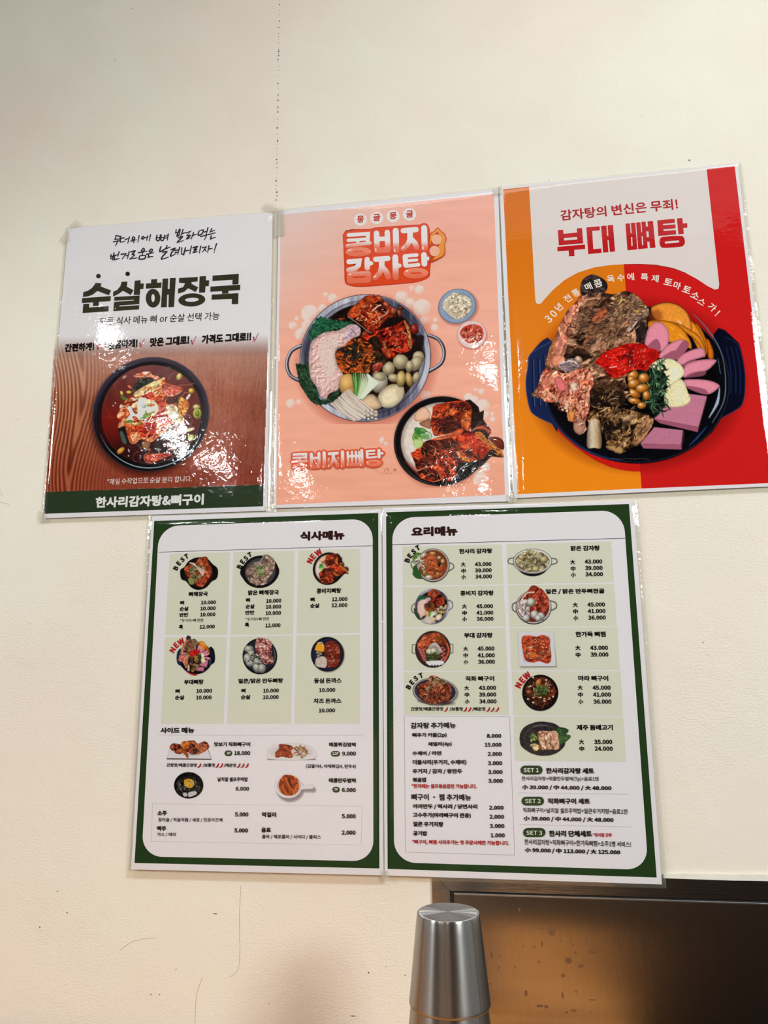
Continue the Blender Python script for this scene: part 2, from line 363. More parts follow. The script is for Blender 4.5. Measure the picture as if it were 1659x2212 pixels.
bn = empty('reflected_bench', (-.3, -4.3, 0), 'added tan bench against the far wall, unseen, mirrored in the steel frame', 'bench'); OB = (-.3, -4.3, 0)  # bench put in to give the steel frame something brighter to reflect
TAN = plain('tan_bench_wood', (204, 178, 152), .5)
box('seat', (-1.7, -4.55, .40), (1.05, -4.05, .45), TAN, bn, OB, .005); box('backrest', (-1.7, -4.58, .46), (1.05, -4.53, 1.02), TAN, bn, OB, .005); box('plinth', (-1.68, -4.55, 0), (1.03, -4.12, .40), TAN, bn, OB)

# ---------------- ink: flat prints as thin layers ----------------
DZ = 1.4e-5
class Poster:
    def __init__(s, quad, y, label, film=(3, 3, 6, 3)):
        s.y = y; s.q = unp(quad, y); bot = s.q[2:].mean(0); s.o = np.array([bot[0], y, s.q[:, 2].min()])
        s.root = empty('laminated_poster', s.o.tolist(), label, 'poster', 'laminated menu posters taped to the wall'); s.lay = 0; s.begin()
        # paper: a thin sheet
        V = [tuple(p+np.array([0, d, 0])) for d in (0, .0004) for p in s.q]
        mesh('paper', V, [(3, 2, 1, 0), (4, 5, 6, 7), (0, 1, 5, 4), (1, 2, 6, 5), (2, 3, 7, 6), (3, 0, 4, 7)], None, PAPER, s.root, origin=s.o)
        s.filmed(film)
    def begin(s): s.V = []; s.F = []; s.K = []; s.n = 0; s.lay += 1
    def up(s): s.lay += 1
    def P(s, pts, fr=None, e=0.):
        pts = np.atleast_2d(np.array(pts, float))
        if fr: pts = pts/fr[2]+np.array(fr[:2])
        return unp(pts, s.y-s.lay*DZ-e)
    def raw(s, V, Fs, col):
        s.V.append(V); s.F += [tuple(i+s.n for i in f) for f in Fs]; s.n += len(V)
        s.K.append(lin(col) if np.ndim(col) == 2 else np.tile(lin(col), (len(V), 1)))
    def poly(s, pts, col, fr=None, sm=False, n=4, e=0.):
        pts = np.array(pts, float)
        if fr: pts = pts/fr[2]+np.array(fr[:2])
        if sm: pts = smooth(pts, True, n)
        s.lay += .08; V = s.P(pts, None, e); col_ = col(pts) if callable(col) else col
        A = .5*np.sum(pts[:, 0]*np.roll(pts[:, 1], -1)-np.roll(pts[:, 0], -1)*pts[:, 1])
        idx = list(range(len(pts))); s.raw(V, [tuple(idx if A < 0 else idx[::-1])], col_)
    def ell(s, cx, cy, rx, ry, col, rot=0, fr=None, n=28, e=0.):
        q = math.radians(rot); t = np.arange(n)/n*2*math.pi
        s.poly([(cx+rx*math.cos(a)*math.cos(q)-ry*math.sin(a)*math.sin(q), cy+rx*math.cos(a)*math.sin(q)+ry*math.sin(a)*math.cos(q)) for a in t], col, fr, e=e)
    def line(s, pts, w, col, fr=None, sm=False, cap=True, n=5, e=0., closed=False):
        """stroke of width w (a list tapers it); w in the frame's units"""
        s.lay += .08; pts = np.array(pts, float); w = np.atleast_1d(np.array(w, float))
        if fr: pts = pts/fr[2]+np.array(fr[:2]); w = w/fr[2]
        if sm and len(pts) > 2: pts = smooth(pts, closed, n)
        if closed: pts = np.vstack([pts, pts[:2]])
        ww = np.interp(np.linspace(0, 1, len(pts)), np.linspace(0, 1, len(w)), w) if len(w) > 1 else np.full(len(pts), w[0])
        d = np.diff(pts, axis=0); d /= np.maximum(np.linalg.norm(d, axis=1), 1e-6)[:, None]
        t = np.vstack([d[:1], (d[:-1]+d[1:]), d[-1:]]); t /= np.maximum(np.linalg.norm(t, axis=1), 1e-6)[:, None]
        nn = np.stack([-t[:, 1], t[:, 0]], 1)
        k = np.ones(len(pts)); 
        if len(pts) > 2: k[1:-1] = 1/np.clip(np.sum(nn[1:-1]*np.stack([-d[:-1, 1], d[:-1, 0]], 1), 1), .55, 1)
        A = pts+nn*(ww*k)[:, None]/2; B = pts-nn*(ww*k)[:, None]/2
        R_ = [A, B[::-1]]
        if cap and not closed:
            c1 = [pts[-1]+ww[-1]/2*(math.cos(a)*t[-1]+math.sin(a)*nn[-1]) for a in np.linspace(math.pi/2, -math.pi/2, 7)[1:-1]]
            c0 = [pts[0]+ww[0]/2*(math.cos(a)*t[0]+math.sin(a)*nn[0]) for a in np.linspace(-math.pi/2, -math.pi*1.5, 7)[1:-1]]
        else: c1 = c0 = []
        m_ = len(pts); Q = np.vstack([A, B]); colf = col
        V = s.P(Q, None, e); s.raw(V, [(i, i+1, m_+i+1, m_+i) for i in range(m_-1)], colf(Q) if callable(colf) else colf)
        for cc, a, b_ in ((c1, m_-1, 2*m_-1), (c0, m_, 0)):
            if len(cc):
                q = np.vstack([Q[a], np.array(cc), Q[b_]]); s.raw(s.P(q, None, e), [tuple(range(len(q)))[::-1]], colf(q) if callable(colf) else colf)
    def text(s, body, a, b_, h, col=(28, 22, 22), fr=None, bold=.014, e=0.):
        """lettering whose ink runs from a to b_ along its foot and stands h high (frame units)"""
        Vt, Ft = glyphs(body, bold)
        p0, p1 = s.P([a, b_], fr, e); sc_ = np.linalg.norm(s.P([a], fr)[0]-s.P([(a[0], a[1]+100)], fr)[0])/100
        u = p1-p0; L_ = np.linalg.norm(u); u /= L_; v = np.array([-u[2], 0, u[0]])
        s.raw(p0+Vt[:, :1]*L_*u+Vt[:, 1:2]*(h*sc_)*v-Vt[:, 2:]*np.array([0, 9e-7, 0]), Ft, col)
    def glyph(s, ch, cx, cy, ang, h, col, fr=None, bold=.02, wf=1., e=0.):
        Vt, Ft = glyphs(ch, bold); asp = glyphs.asp[(ch, bold)]; p, q = s.P([(cx, cy), (cx, cy+100)], fr, e); sc_ = np.linalg.norm(p-q)/100
        a = math.radians(ang); u = np.array([math.cos(a), 0, math.sin(a)]); v = np.array([-u[2], 0, u[0]])
        s.raw(p+(Vt[:, :1]-.5)*h*asp*sc_*wf*u+(Vt[:, 1:2]-.5)*h*sc_*v-Vt[:, 2:]*np.array([0, 9e-7, 0]), Ft, col)
    def done(s, name, parent=None, label=None):
        if s.n:
            o = mesh(name, np.vstack(s.V), s.F, np.vstack(s.K), INK, parent or s.root, origin=s.o if not parent else s.o)
            if label: o['label'] = label
        else: o = None
        s.begin(); return o
    def pic(s, c, name='dish_picture', parent=None, label=None):
        s.lay += 1
        X, Y = np.meshgrid(c.xs, c.ys); V = s.P(np.stack([X.ravel(), Y.ravel()], 1)); A = c.A
        on = (A[:-1, :-1] > .02) | (A[1:, :-1] > .02) | (A[:-1, 1:] > .02) | (A[1:, 1:] > .02)
        i, j = np.nonzero(on); w = c.w; q = np.stack([i*w+j, (i+1)*w+j, (i+1)*w+j+1, i*w+j+1], 1)
        used = np.unique(q); rm = np.zeros(c.w*c.h, int); rm[used] = np.arange(len(used))
        Cc = c.C.copy()
        for _ in range(3):   # bleed the colour past the cut-out edge so that it does not darken
            z = c.A < .05
            if _ == 0: Am = (c.A >= .05).astype(float)
            acc = np.zeros_like(Cc); wa = np.zeros_like(Am)
            for dy in (-1, 0, 1):
                for dx in (-1, 0, 1): acc += np.roll(Cc*Am[..., None], (dy, dx), (0, 1)); wa += np.roll(Am, (dy, dx), (0, 1))
            new = (Am < .5) & (wa > 0); Cc[new] = (acc/np.maximum(wa, 1e-6)[..., None])[new]; Am = np.where(new, 1., Am)
        o = mesh(name, V[used], rm[q].tolist(), lin(np.clip(Cc, 0, 255).reshape(-1, 3)[used]), PIC, parent or s.root, origin=s.o, alpha=A.ravel()[used])
        if label: o['label'] = label
        s.begin(); return o
    def filmed(s, pad):
        """the laminate pouch: a clear wavy sheet over the paper, sealed flat around it"""
        l, r_, bo, to = [v/1000 for v in pad]; q = s.q; nx, nz = 44, 60; V = []; cor = [q[0]+(-l, 0, to), q[1]+(r_, 0, to), q[2]+(r_, 0, -bo), q[3]+(-l, 0, -bo)]
        W_ = np.linalg.norm(q[1]-q[0]); H_ = np.linalg.norm(q[0]-q[3]); sd = int(abs(q[0][0])*1000) % 97
        us = np.concatenate([[0, .3*l/W_], np.linspace(l/W_, 1-r_/W_, nx-3), [1-.3*r_/W_, 1]]); vs = np.concatenate([[0, .3*to/H_], np.linspace(to/H_, 1-bo/H_, nz-3), [1-.3*bo/H_, 1]])
        for v in vs:
            for u in us:
                p = (cor[0]*(1-u)+cor[1]*u)*(1-v)+(cor[3]*(1-u)+cor[2]*u)*v
                e = min(u*W_, (1-u)*W_, v*H_, (1-v)*H_); rim = np.clip(e/.004, 0, 1)
                wv = float(fbm(np.array(u*5+sd), np.array(v*7+sd), sd, 2))-.5
                p = p+np.array([0, -.0021*rim+.0006*(1-rim)-wv*.0009*rim, 0]); V.append(p)
        n_ = len(us); Fs = [(i*n_+j, (i+1)*n_+j, (i+1)*n_+j+1, i*n_+j+1) for i in range(len(vs)-1) for j in range(n_-1)]
        mesh('laminate_film', V, Fs, None, FILM, s.root, origin=s.o, sharp=False)
        # sealed rim of the pouch, slightly milky and wrinkled
        inn = [q[0], q[1], q[2], q[3]]; V = []; Fs = []; n = 40; k = 0; rr = random.Random(sd)
        for a in range(4):
            b_ = (a+1) % 4
            for t in range(n+1):
                f = t/n; i_ = inn[a]*(1-f)+inn[b_]*f; o_ = cor[a]*(1-f)+cor[b_]*f; d = (o_-i_)
                V += [i_+np.array([0, -.0002+rr.uniform(-.0003, .0003), 0]), i_+d*.5+np.array([0, rr.uniform(-.0009, .0006), 0]), o_+np.array([0, .0008, 0])]
            for t in range(n): p = k+t*3; Fs += [(p, p+1, p+4, p+3), (p+1, p+2, p+5, p+4)]
            k += 3*(n+1)
        mesh('sealed_edge', V, Fs, None, SEAL, s.root, origin=s.o, sharp=False)

# Blender's own bundled sans with Korean letters (the built-in font falls back to it anyway)
try: FONT = bpy.data.fonts.load(bpy.utils.system_resource('DATAFILES')+'/fonts/Noto Sans CJK Regular.woff2')
except Exception: FONT = None
_fc = {}
def glyphs(body, bold):
    k = (body, bold)
    bw = bold*.6 if bold > .02 else bold*.85
    if k not in _fc:
        cu = bpy.data.curves.new('t', 'FONT'); cu.body = body; cu.size = 1; cu.resolution_u = 2; cu.fill_mode = 'FRONT'; cu.font = FONT or cu.font
        ob = bpy.data.objects.new('t', cu); 
        me = bpy.data.meshes.new_from_object(ob)
        V = np.array([v.co[:2] for v in me.vertices]); Ft = [tuple(p.vertices) for p in me.polygons]
        
        # heavier weights: the letter printed several times around its place, each pass a hair above the last
        ring = [(0, 0)]+([(bw*math.cos(a), bw*math.sin(a)) for a in np.arange(8 if bold > .012 else 4)*(math.pi/4 if bold > .012 else math.pi/2)] if bold > .002 else [])
        n0 = len(V); V = np.vstack([np.hstack([V+np.array(d), np.full((n0, 1), q)]) for q, d in enumerate(ring)]); Ft = [tuple(i+q*n0 for i in f) for q in range(len(ring)) for f in Ft]
        lo, hi = V.min(0), V.max(0); lo[2] = 0; hi[2] = 1; glyphs.asp[k] = (hi[0]-lo[0])/(hi[1]-lo[1]); _fc[k] = ((V-lo)/(hi-lo), Ft)
        bpy.data.objects.remove(ob); bpy.data.curves.remove(cu); bpy.data.meshes.remove(me)
    return _fc[k]
glyphs.asp = {}
RED = [(25, 8, 6), (70, 18, 10), (140, 35, 18), (200, 62, 25), (232, 110, 55)]
DRK = [(8, 5, 5), (45, 15, 12), (95, 28, 18), (160, 45, 22), (215, 95, 50)]
def ringc(cols): return lambda X, Y, sd: ramp(np.clip(-sd/8, 0, 1), cols)

def dish1():
    c = Cv(192, 764, 458, 1030, 1.15).fr(190, 765, 6.144)
    c.ell(800, 860, 780, 750, -35, (70, 22, 18), .55, soft=16)
    c.ell(836, 800, 785, 748, -35, lambda X, Y, sd: ramp(np.clip((Y-775)/240, 0, 1), [(62, 52, 62), (44, 36, 58), (16, 14, 20), (10, 9, 12)]))
    c.ell(836, 800, 782, 745, -35, (150, 140, 150), .35, hole=1.2)
    c.ell(838, 800, 728, 692, -35, (10, 8, 12), .9, soft=2)
    c.line([(165, 1060), (260, 1240), (420, 1390), (620, 1485), (830, 1510), (1040, 1475), (1240, 1380), (1400, 1240), (1490, 1080)], [2, 9, 14, 12, 8, 3], (190, 205, 210), .85)
    c.ell(842, 800, 668, 648, -35, lambda X, Y, sd: ramp(np.clip((Y-785)/210, 0, 1), [(120, 66, 68), (105, 42, 38), (98, 24, 18), (70, 16, 14), (42, 12, 12)])*(.85+.3*fbm(X/14, Y/14, 3, 3))[..., None])
    c.ell(842, 800, 666, 646, -35, (190, 80, 60), .35, hole=1.0)
    c.ell(330, 900, 160, 260, 10, (150, 26, 14), .45, soft=22)
    P = c.poly
    P([(410, 930), (520, 900), (620, 1150), (560, 1210), (430, 1100)], (18, 14, 14), .9, soft=4)
    P([(880, 1000), (1250, 1100), (1250, 1250), (900, 1300), (780, 1180)], (40, 30, 32), .7, soft=14)
    P([(610, 420), (700, 330), (850, 325), (900, 350), (760, 420), (640, 480), (590, 530)], meat([(10, 10, 8), (40, 42, 34), (110, 112, 95)], 2.5, -35, 2, 4))
    P([(600, 290), (700, 245), (820, 232), (860, 280), (920, 290), (960, 330), (900, 345), (820, 300), (690, 320)], meat([(190, 70, 40), (232, 170, 140), (245, 225, 210)], 4, 0, 2, 5))
    P([(480, 640), (640, 500), (800, 400), (960, 330), (1020, 310), (1040, 380), (1230, 440), (1250, 490), (1150, 550), (1010, 580), (1060, 660), (1190, 700), (1220, 820), (1280, 870), (1240, 920), (1150, 900), (1100, 940), (960, 1080), (830, 1170), (700, 1130), (620, 1190), (560, 1160), (500, 960), (400, 980), (420, 880), (385, 820), (440, 720)],
      meat([(130, 28, 14), (205, 75, 35), (236, 140, 85), (246, 205, 165), (250, 228, 190)], 7, -32, 1.8, 8, 1.9))
    P([(1000, 400), (1230, 440), (1255, 480), (1100, 545), (990, 500)], meat([(170, 50, 40), (225, 110, 90), (235, 150, 140)], 5, 15, 2, 9))
    P([(620, 510), (800, 400), (950, 340), (940, 420), (780, 500), (640, 570)], meat([(205, 130, 75), (238, 205, 150), (235, 225, 175)], 5, -30, 2.5, 10))
    P([(1180, 600), (1240, 570), (1340, 650), (1300, 780), (1220, 860), (1190, 740)], meat([(150, 60, 30), (225, 140, 60), (245, 190, 95)], 4, 70, 1.5, 11))
    P([(1110, 640), (1190, 560), (1200, 680), (1160, 700)], (35, 28, 28), .9, soft=3)
    P([(1040, 690), (1170, 680), (1200, 860), (1100, 880), (1050, 780)], meat([(225, 190, 140), (248, 238, 205), (250, 245, 225)], 6, 60, 1.5, 12))
    P([(930, 700), (1000, 640), (1020, 800), (1120, 860), (1060, 920), (920, 900)], meat([(130, 20, 30), (200, 60, 55), (225, 120, 115)], 3, 0, 1.5, 13))
    P([(750, 540), (850, 500), (890, 590), (800, 600), (700, 560)], meat([(150, 25, 15), (210, 60, 35), (232, 110, 80)], 3, 20, 2, 14))
    P([(500, 930), (640, 950), (660, 1020), (560, 1060), (600, 1180), (550, 1170)], meat([(140, 30, 14), (215, 90, 40), (240, 150, 90)], 4, 60, 1.5, 15))
    P([(650, 960), (760, 900), (900, 940), (880, 1050), (800, 1110), (700, 1080)], meat([(110, 12, 8), (170, 26, 14), (215, 60, 30), (235, 110, 60)], 6, 0, 1.5, 16))
    c.bits([(400, 720), (700, 450), (1200, 480), (1200, 900), (850, 1150), (560, 1150)], 150, (14, 70), (5, 16), [(246, 200, 150), (235, 130, 70), (190, 45, 25), (120, 20, 14), (250, 230, 200), (215, 90, 50)], 25, 60, 21, dark=.35)
    P([(650, 640), (720, 580), (780, 590), (760, 650), (830, 700), (900, 680), (880, 760), (740, 800), (740, 860), (680, 875), (640, 830), (590, 830), (600, 870), (560, 895), (520, 860), (560, 790), (520, 720), (560, 690), (620, 790), (660, 770)], (226, 224, 220))
    c.line([(800, 640), (880, 650), (915, 720), (890, 790), (840, 800)], 22, (232, 240, 212)); c.line([(780, 615), (870, 620), (935, 700), (915, 780)], 9, (225, 236, 200))
    for a, b in (((740, 830), (770, 750)), ((760, 860), (860, 760)), ((690, 860), (800, 800)), ((700, 900), (640, 940))): c.line([a, ((a[0]+b[0])/2+12, (a[1]+b[1])/2), b], [10, 28, 12], (112, 150, 48)); c.line([a, b], [3, 9, 3], (190, 215, 120), .8)
    c.ball(797, 675, 18, 18, 0, (165, 200, 110)); c.ball(745, 690, 26, 20, 0, (205, 222, 190))
    P([(470, 900), (560, 870), (600, 900), (520, 915)], (110, 130, 50)); P([(430, 560), (500, 570), (520, 600), (470, 610)], (85, 115, 55))
    for x, y, rx, ry, r, col in ((1210, 300, 34, 50, 20, (232, 205, 110)), (1372, 487, 38, 34, 20, (230, 190, 50)), (1450, 790, 56, 72, 0, (205, 200, 80)), (1440, 700, 48, 34, 0, (215, 205, 120)), (545, 505, 36, 20, 0, (240, 205, 80)), (448, 520, 20, 34, -15, (232, 200, 90)), (435, 1280, 60, 32, -40, (232, 165, 55)), (1370, 1110, 38, 48, 35, (200, 205, 90)), (1360, 1000, 60, 22, -25, (232, 195, 150)), (485, 305, 38, 16, -35, (215, 165, 150)), (440, 700, 22, 34, 10, (240, 215, 190)), (815, 1270, 26, 24, 0, (170, 75, 45)), (1240, 850, 26, 20, 0, (130, 130, 80)), (560, 440, 40, 18, 40, (225, 110, 85))):
        c.ball(x, y, rx, ry, r, col, dark=.6, shine=.3)
    c.ball(1450, 785, 30, 40, 0, (140, 150, 40), shine=.1)
    P([(1300, 590), (1340, 530), (1362, 540), (1325, 600)], (238, 232, 225)); P([(720, 1170), (820, 1160), (810, 1240), (740, 1255)], (150, 95, 60))
    P([(420, 1040), (460, 1030), (510, 1150), (500, 1190), (460, 1170)], (70, 88, 78))
    P([(770, 1340), (1090, 1310), (1100, 1340), (1000, 1385), (840, 1440), (780, 1420)], meat([(110, 25, 14), (165, 50, 28), (225, 110, 80)], 6, 10, 3, 31)); 
    for Q, w, col in (([(820, 1310), (750, 1340), (760, 1420), (850, 1450)], 8, (225, 130, 110)), ([(670, 1290), (610, 1330), (600, 1400), (640, 1430)], 6, (170, 70, 50)), ([(1300, 800), (1370, 830), (1375, 930), (1290, 1010)], 4, (200, 110, 110)), ([(1300, 800), (1280, 880), (1300, 940)], 4, (190, 100, 100)), ([(360, 460), (350, 400), (410, 365)], 4, (160, 110, 100)), ([(1070, 330), (1110, 260), (1160, 250)], 5, (200, 120, 100)), ([(1210, 410), (1300, 410), (1410, 390)], 7, (205, 120, 80)), ([(1230, 590), (1290, 510), (1340, 520)], 7, (220, 150, 130)), ([(930, 1250), (950, 1320)], 5, (220, 190, 180)), ([(210, 820), (300, 850), (390, 830)], 5, (170, 60, 30)), ([(240, 700), (280, 800), (330, 850)], 4, (170, 60, 40))):
        c.line(Q, w, col, .9)
    c.bits([(1040, 1180), (1220, 1100), (1160, 1270), (1080, 1290)], 14, (20, 70), (8, 16), [(225, 110, 90), (240, 180, 160)], 50, 40, 5)
    c.bits([(1040, 160), (1100, 160), (1090, 230), (1040, 220)], 12, (10, 34), (4, 9), [(90, 100, 70), (140, 145, 110)], 0, 90, 6)
    for x, y in ((365, 650), (335, 685), (540, 1350), (540, 1270), (545, 1290), (700, 820)): c.ell(x, y, 9, 9, 0, (225, 215, 210))
    return c

def perilla(c, P, seed=1, col=((14, 44, 30), (30, 84, 58), (60, 120, 84))):
    c.poly(P, meat(col, 3.2, 40, 1.6, seed, 1.4), sm=False)

def dish2():
    c = Cv(612, 634, 968, 916, 1.2).fr(610, 620, 4.608)
    c.ell(840, 745, 690, 645, -20, (205, 110, 90), .45, soft=24)
    for Q in ([(185, 585), (90, 640), (45, 760), (80, 880), (175, 935)], [(1460, 480), (1560, 530), (1610, 640), (1580, 760), (1460, 840)]):
        c.line(Q, 34, (40, 42, 55)); c.line([(x-5, y-5) for x, y in Q], 16, (190, 190, 205)); c.line([(x+4, y+4) for x, y in Q], 5, (20, 20, 28), .7)
    steel = lambda X, Y, sd: ramp(.5+.5*np.sin(np.arctan2(Y-781, X-790)*3+1.2)*.6+(fbm(X/6, Y/60, 3, 2)-.5)*.5, [(40, 40, 56), (90, 88, 110), (170, 168, 185), (215, 212, 222)])
    c.ell(826, 708, 656, 632, -20, (30, 30, 42)); c.ell(826, 708, 648, 624, -20, steel); c.ell(826, 706, 600, 575, -20, (52, 48, 60), .8, soft=2); c.ell(826, 704, 590, 566, -20, steel, .55)
    c.ell(826, 702, 556, 535, -20, meat([(12, 8, 8), (28, 12, 8), (70, 28, 14)], 12, 0, 1, 4))
    c.ell(826, 708, 650, 626, -20, (235, 235, 242), .8, hole=.9)
    P = c.poly
    tooth = lambda Q, a=7: [(x+(a if i % 2 else -a)*.6, y+(a if i % 2 else -a)) for i, (x, y) in enumerate(smooth(Q, True, 5))]
    perilla(c, tooth([(270, 440), (360, 300), (470, 320), (620, 340), (700, 350), (640, 410), (520, 420), (420, 460), (340, 490), (290, 560), (270, 500)]), 3)
    perilla(c, tooth([(140, 765), (240, 770), (230, 700), (262, 740), (280, 900), (340, 1000), (370, 1110), (430, 1120), (500, 1060), (560, 1010), (560, 1080), (480, 1150), (360, 1175), (280, 1130), (210, 1030), (170, 960), (150, 860)]), 6, ((14, 30, 18), (32, 58, 38), (62, 92, 62)))
    c.line([(190, 800), (250, 900), (330, 1080)], 5, (80, 110, 80), .6); c.line([(380, 380), (600, 370)], 4, (80, 150, 110), .6); c.line([(400, 1150), (540, 1060)], 5, (95, 125, 85), .6)
    # top meat
    P([(660, 240), (730, 170), (840, 85), (960, 100), (1060, 180), (1110, 250), (1100, 290), (930, 460), (860, 430), (760, 340), (650, 290)], meat(RED, 6.5, -30, 1.8, 12, 1.9))
    P([(650, 270), (700, 200), (760, 160), (860, 90), (900, 130), (820, 200), (760, 260), (700, 290)], meat([(90, 22, 10), (190, 70, 28), (232, 120, 60)], 4, -40, 2, 13), .7, soft=5)
    for x, y, rx, ry, r, col in ((970, 115, 40, 22, 50, (205, 80, 40)), (1035, 175, 40, 22, 40, (200, 80, 45)), (1105, 240, 30, 40, 20, (190, 75, 40)), (1165, 260, 22, 40, -10, (150, 60, 35)), (1180, 210, 30, 18, 20, (90, 35, 25)), (1315, 420, 40, 58, 0, (150, 30, 18)), (1325, 560, 34, 50, 0, (150, 32, 20)), (590, 320, 44, 16, -10, (120, 40, 25)), (820, 470, 60, 26, -50, (150, 45, 22))):
        c.ball(x, y, rx, ry, r, col, dark=.35, shine=.35, wob=.3)
    c.bits([(700, 280), (880, 120), (1050, 260), (910, 440)], 90, (14, 50), (5, 14), [(232, 110, 50), (245, 165, 110), (150, 40, 20), (90, 20, 12), (240, 130, 90)], -20, 80, 22, dark=.4)
    c.line([(900, 235), (950, 190), (980, 180)], 12, (245, 205, 190)); c.line([(960, 310), (1030, 270), (1050, 240)], 9, (240, 170, 140)); c.line([(650, 295), (720, 340), (800, 400), (880, 460)], 5, (225, 215, 215), .85)
    P([(1060, 300), (1230, 330), (1180, 380), (1000, 440), (940, 450)], (20, 10, 10), .95, soft=3)
    # right meat
    P([(800, 500), (960, 430), (1120, 380), (1220, 330), (1260, 370), (1290, 470), (1280, 620), (1170, 660), (1090, 710), (1020, 680), (960, 580), (850, 560)], meat([(20, 6, 5), (70, 14, 8), (150, 26, 14), (200, 50, 24), (225, 100, 60)], 6, -15, 1.6, 16, 1.9))
    c.line([(1215, 340), (1255, 430), (1262, 540), (1275, 600)], [20, 34, 26], meat([(130, 70, 35), (200, 130, 70), (222, 160, 100)], 4, 80, 2, 3))
    c.line([(1010, 550), (1030, 620), (1060, 680)], 30, meat([(120, 60, 28), (185, 110, 60)], 3, 70, 2, 3))
    c.bits([(1060, 430), (1220, 380), (1250, 600), (1100, 680)], 80, (10, 40), (4, 11), [(205, 45, 25), (232, 90, 60), (120, 18, 12), (245, 150, 110)], 30, 90, 23, dark=.4)
    P([(860, 520), (960, 500), (990, 640), (1040, 720), (960, 800), (860, 720)], meat([(10, 8, 6), (34, 22, 14), (80, 44, 22)], 5, 70, 1.6, 18))
    P([(1290, 620), (1330, 490), (1410, 490), (1400, 600), (1420, 700), (1330, 700)], (22, 12, 12), .9, soft=4)
    # kimchi
    P([(560, 600), (700, 505), (870, 560), (900, 640), (880, 760), (860, 850), (720, 850), (600, 850), (530, 740)], meat([(18, 12, 8), (80, 32, 12), (185, 75, 22), (225, 110, 45)], 6, 10, 2, 19, 1.8))
    c.bits([(540, 620), (700, 520), (930, 640), (880, 840), (620, 840)], 120, (24, 80), (8, 22), [(222, 95, 35), (200, 80, 30), (236, 130, 60), (40, 26, 16), (24, 20, 14), (60, 44, 28)], 25, 60, 24, dark=.55)
    c.bits([(560, 600), (760, 560), (780, 720), (680, 760), (600, 640)], 50, (30, 80), (10, 22), [(24, 22, 18), (40, 36, 28), (62, 50, 36)], 60, 50, 25, dark=.4)
    P([(900, 780), (980, 750), (1000, 790), (920, 860)], meat([(120, 30, 20), (215, 120, 100)], 4, -30, 2, 9))
    # bean mash
    P([(300, 530), (420, 450), (560, 430), (680, 370), (770, 400), (770, 480), (700, 510), (620, 580), (530, 640), (540, 760), (610, 880), (570, 940), (555, 1020), (470, 1060), (430, 1115), (380, 1095), (350, 1010), (280, 900), (262, 720), (275, 600)],
      lambda X, Y, sd: np.array((222, 178, 172.))*((.80+.24*np.clip(-sd/9, 0, 1))*(1+.42*(fbm(X/4, Y/4, 31, 3)-fbm((X+1.2)/4, (Y+1.5)/4, 31, 3))*2.2))[..., None])
    P([(400, 520), (560, 480), (520, 640), (530, 800), (480, 940), (390, 780), (370, 640)], speck((226, 200, 190), .08, 2.5, 5), .85, soft=10)
    P([(640, 420), (720, 375), (765, 420), (740, 480), (600, 520)], meat([(140, 110, 125), (190, 160, 175), (222, 196, 205)], 3, 20, 1.2, 7), .9, soft=5)
    c.bits([(300, 560), (500, 480), (560, 900), (420, 1080), (290, 860)], 70, (8, 30), (3, 8), [(238, 200, 196), (205, 150, 148)], 60, 60, 26, dark=.15, a=.7)
    # potatoes, dumplings
    c.ball(650, 975, 85, 112, 0, (222, 168, 95), shine=.15, dark=.6); c.ball(700, 1040, 60, 50, 0, (218, 150, 80), shine=.1, a=.6)
    c.ball(965, 950, 82, 105, 15, (205, 190, 172), shine=.2, dark=.55); c.ball(960, 890, 70, 40, 20, (195, 180, 130), shine=.1, a=.7)
    P([(950, 1090), (1020, 1000), (1130, 965), (1200, 1010), (1195, 1110), (1100, 1195), (990, 1190)], puff((222, 202, 170), .6, 12))
    P([(1140, 975), (1205, 1015), (1190, 1110), (1130, 1080)], (200, 180, 145), .6, soft=4)
    P([(760, 1130), (880, 1065), (950, 1110), (990, 1190), (900, 1225), (800, 1190)], puff((214, 180, 146), .55, 11))
    for x, y, rx, ry, r in ((1180, 745, 78, 76, 0), (1060, 815, 60, 72, 20), (1355, 700, 60, 62, 0), (1330, 760, 55, 80, 25), (1265, 790, 40, 58, 10), (1110, 905, 60, 40, 10), (1330, 900, 34, 60, 20)):
        c.ball(x, y, rx, ry, r, (196, 176, 138), shine=.25, dark=.5, wob=.12, seed=int(x)); c.line([(x-rx*.5, y+ry*.3), (x, y+ry*.55), (x+rx*.6, y+ry*.1)], 6, (130, 105, 75), .7)
    c.ball(1180, 915, 46, 82, 5, (212, 180, 110), shine=.3); c.ball(1260, 920, 36, 76, -12, (205, 160, 90), shine=.3)
    c.line([(1200, 1000), (1215, 1070)], [16, 5], (180, 165, 125)); c.line([(1030, 1010), (1060, 980), (1100, 970)], 8, (212, 170, 70), .7)
    # scallion
    for k in range(11):
        x = 690+k*18; top = (x, 850+abs(k-3)*4); b = (725, 1165)
        c.line([top, (x*.6+725*.4+12, 1010), b], [9, 17, 9], [(58, 110, 48), (95, 150, 70), (150, 180, 120)][k % 3] if k < 6 else (205, 212, 178))
    for k in range(7): c.line([(850+k*16, 870+k*14), (860+k*6, 960+k*8), (770+k*5, 1110)], [20, 15, 8], (222, 226, 208)); c.line([(862+k*16, 880+k*14), (868+k*6, 970+k*8), (775+k*5, 1112)], 3, (150, 165, 120), .7)
    # enoki
    R = np.random.RandomState(5)
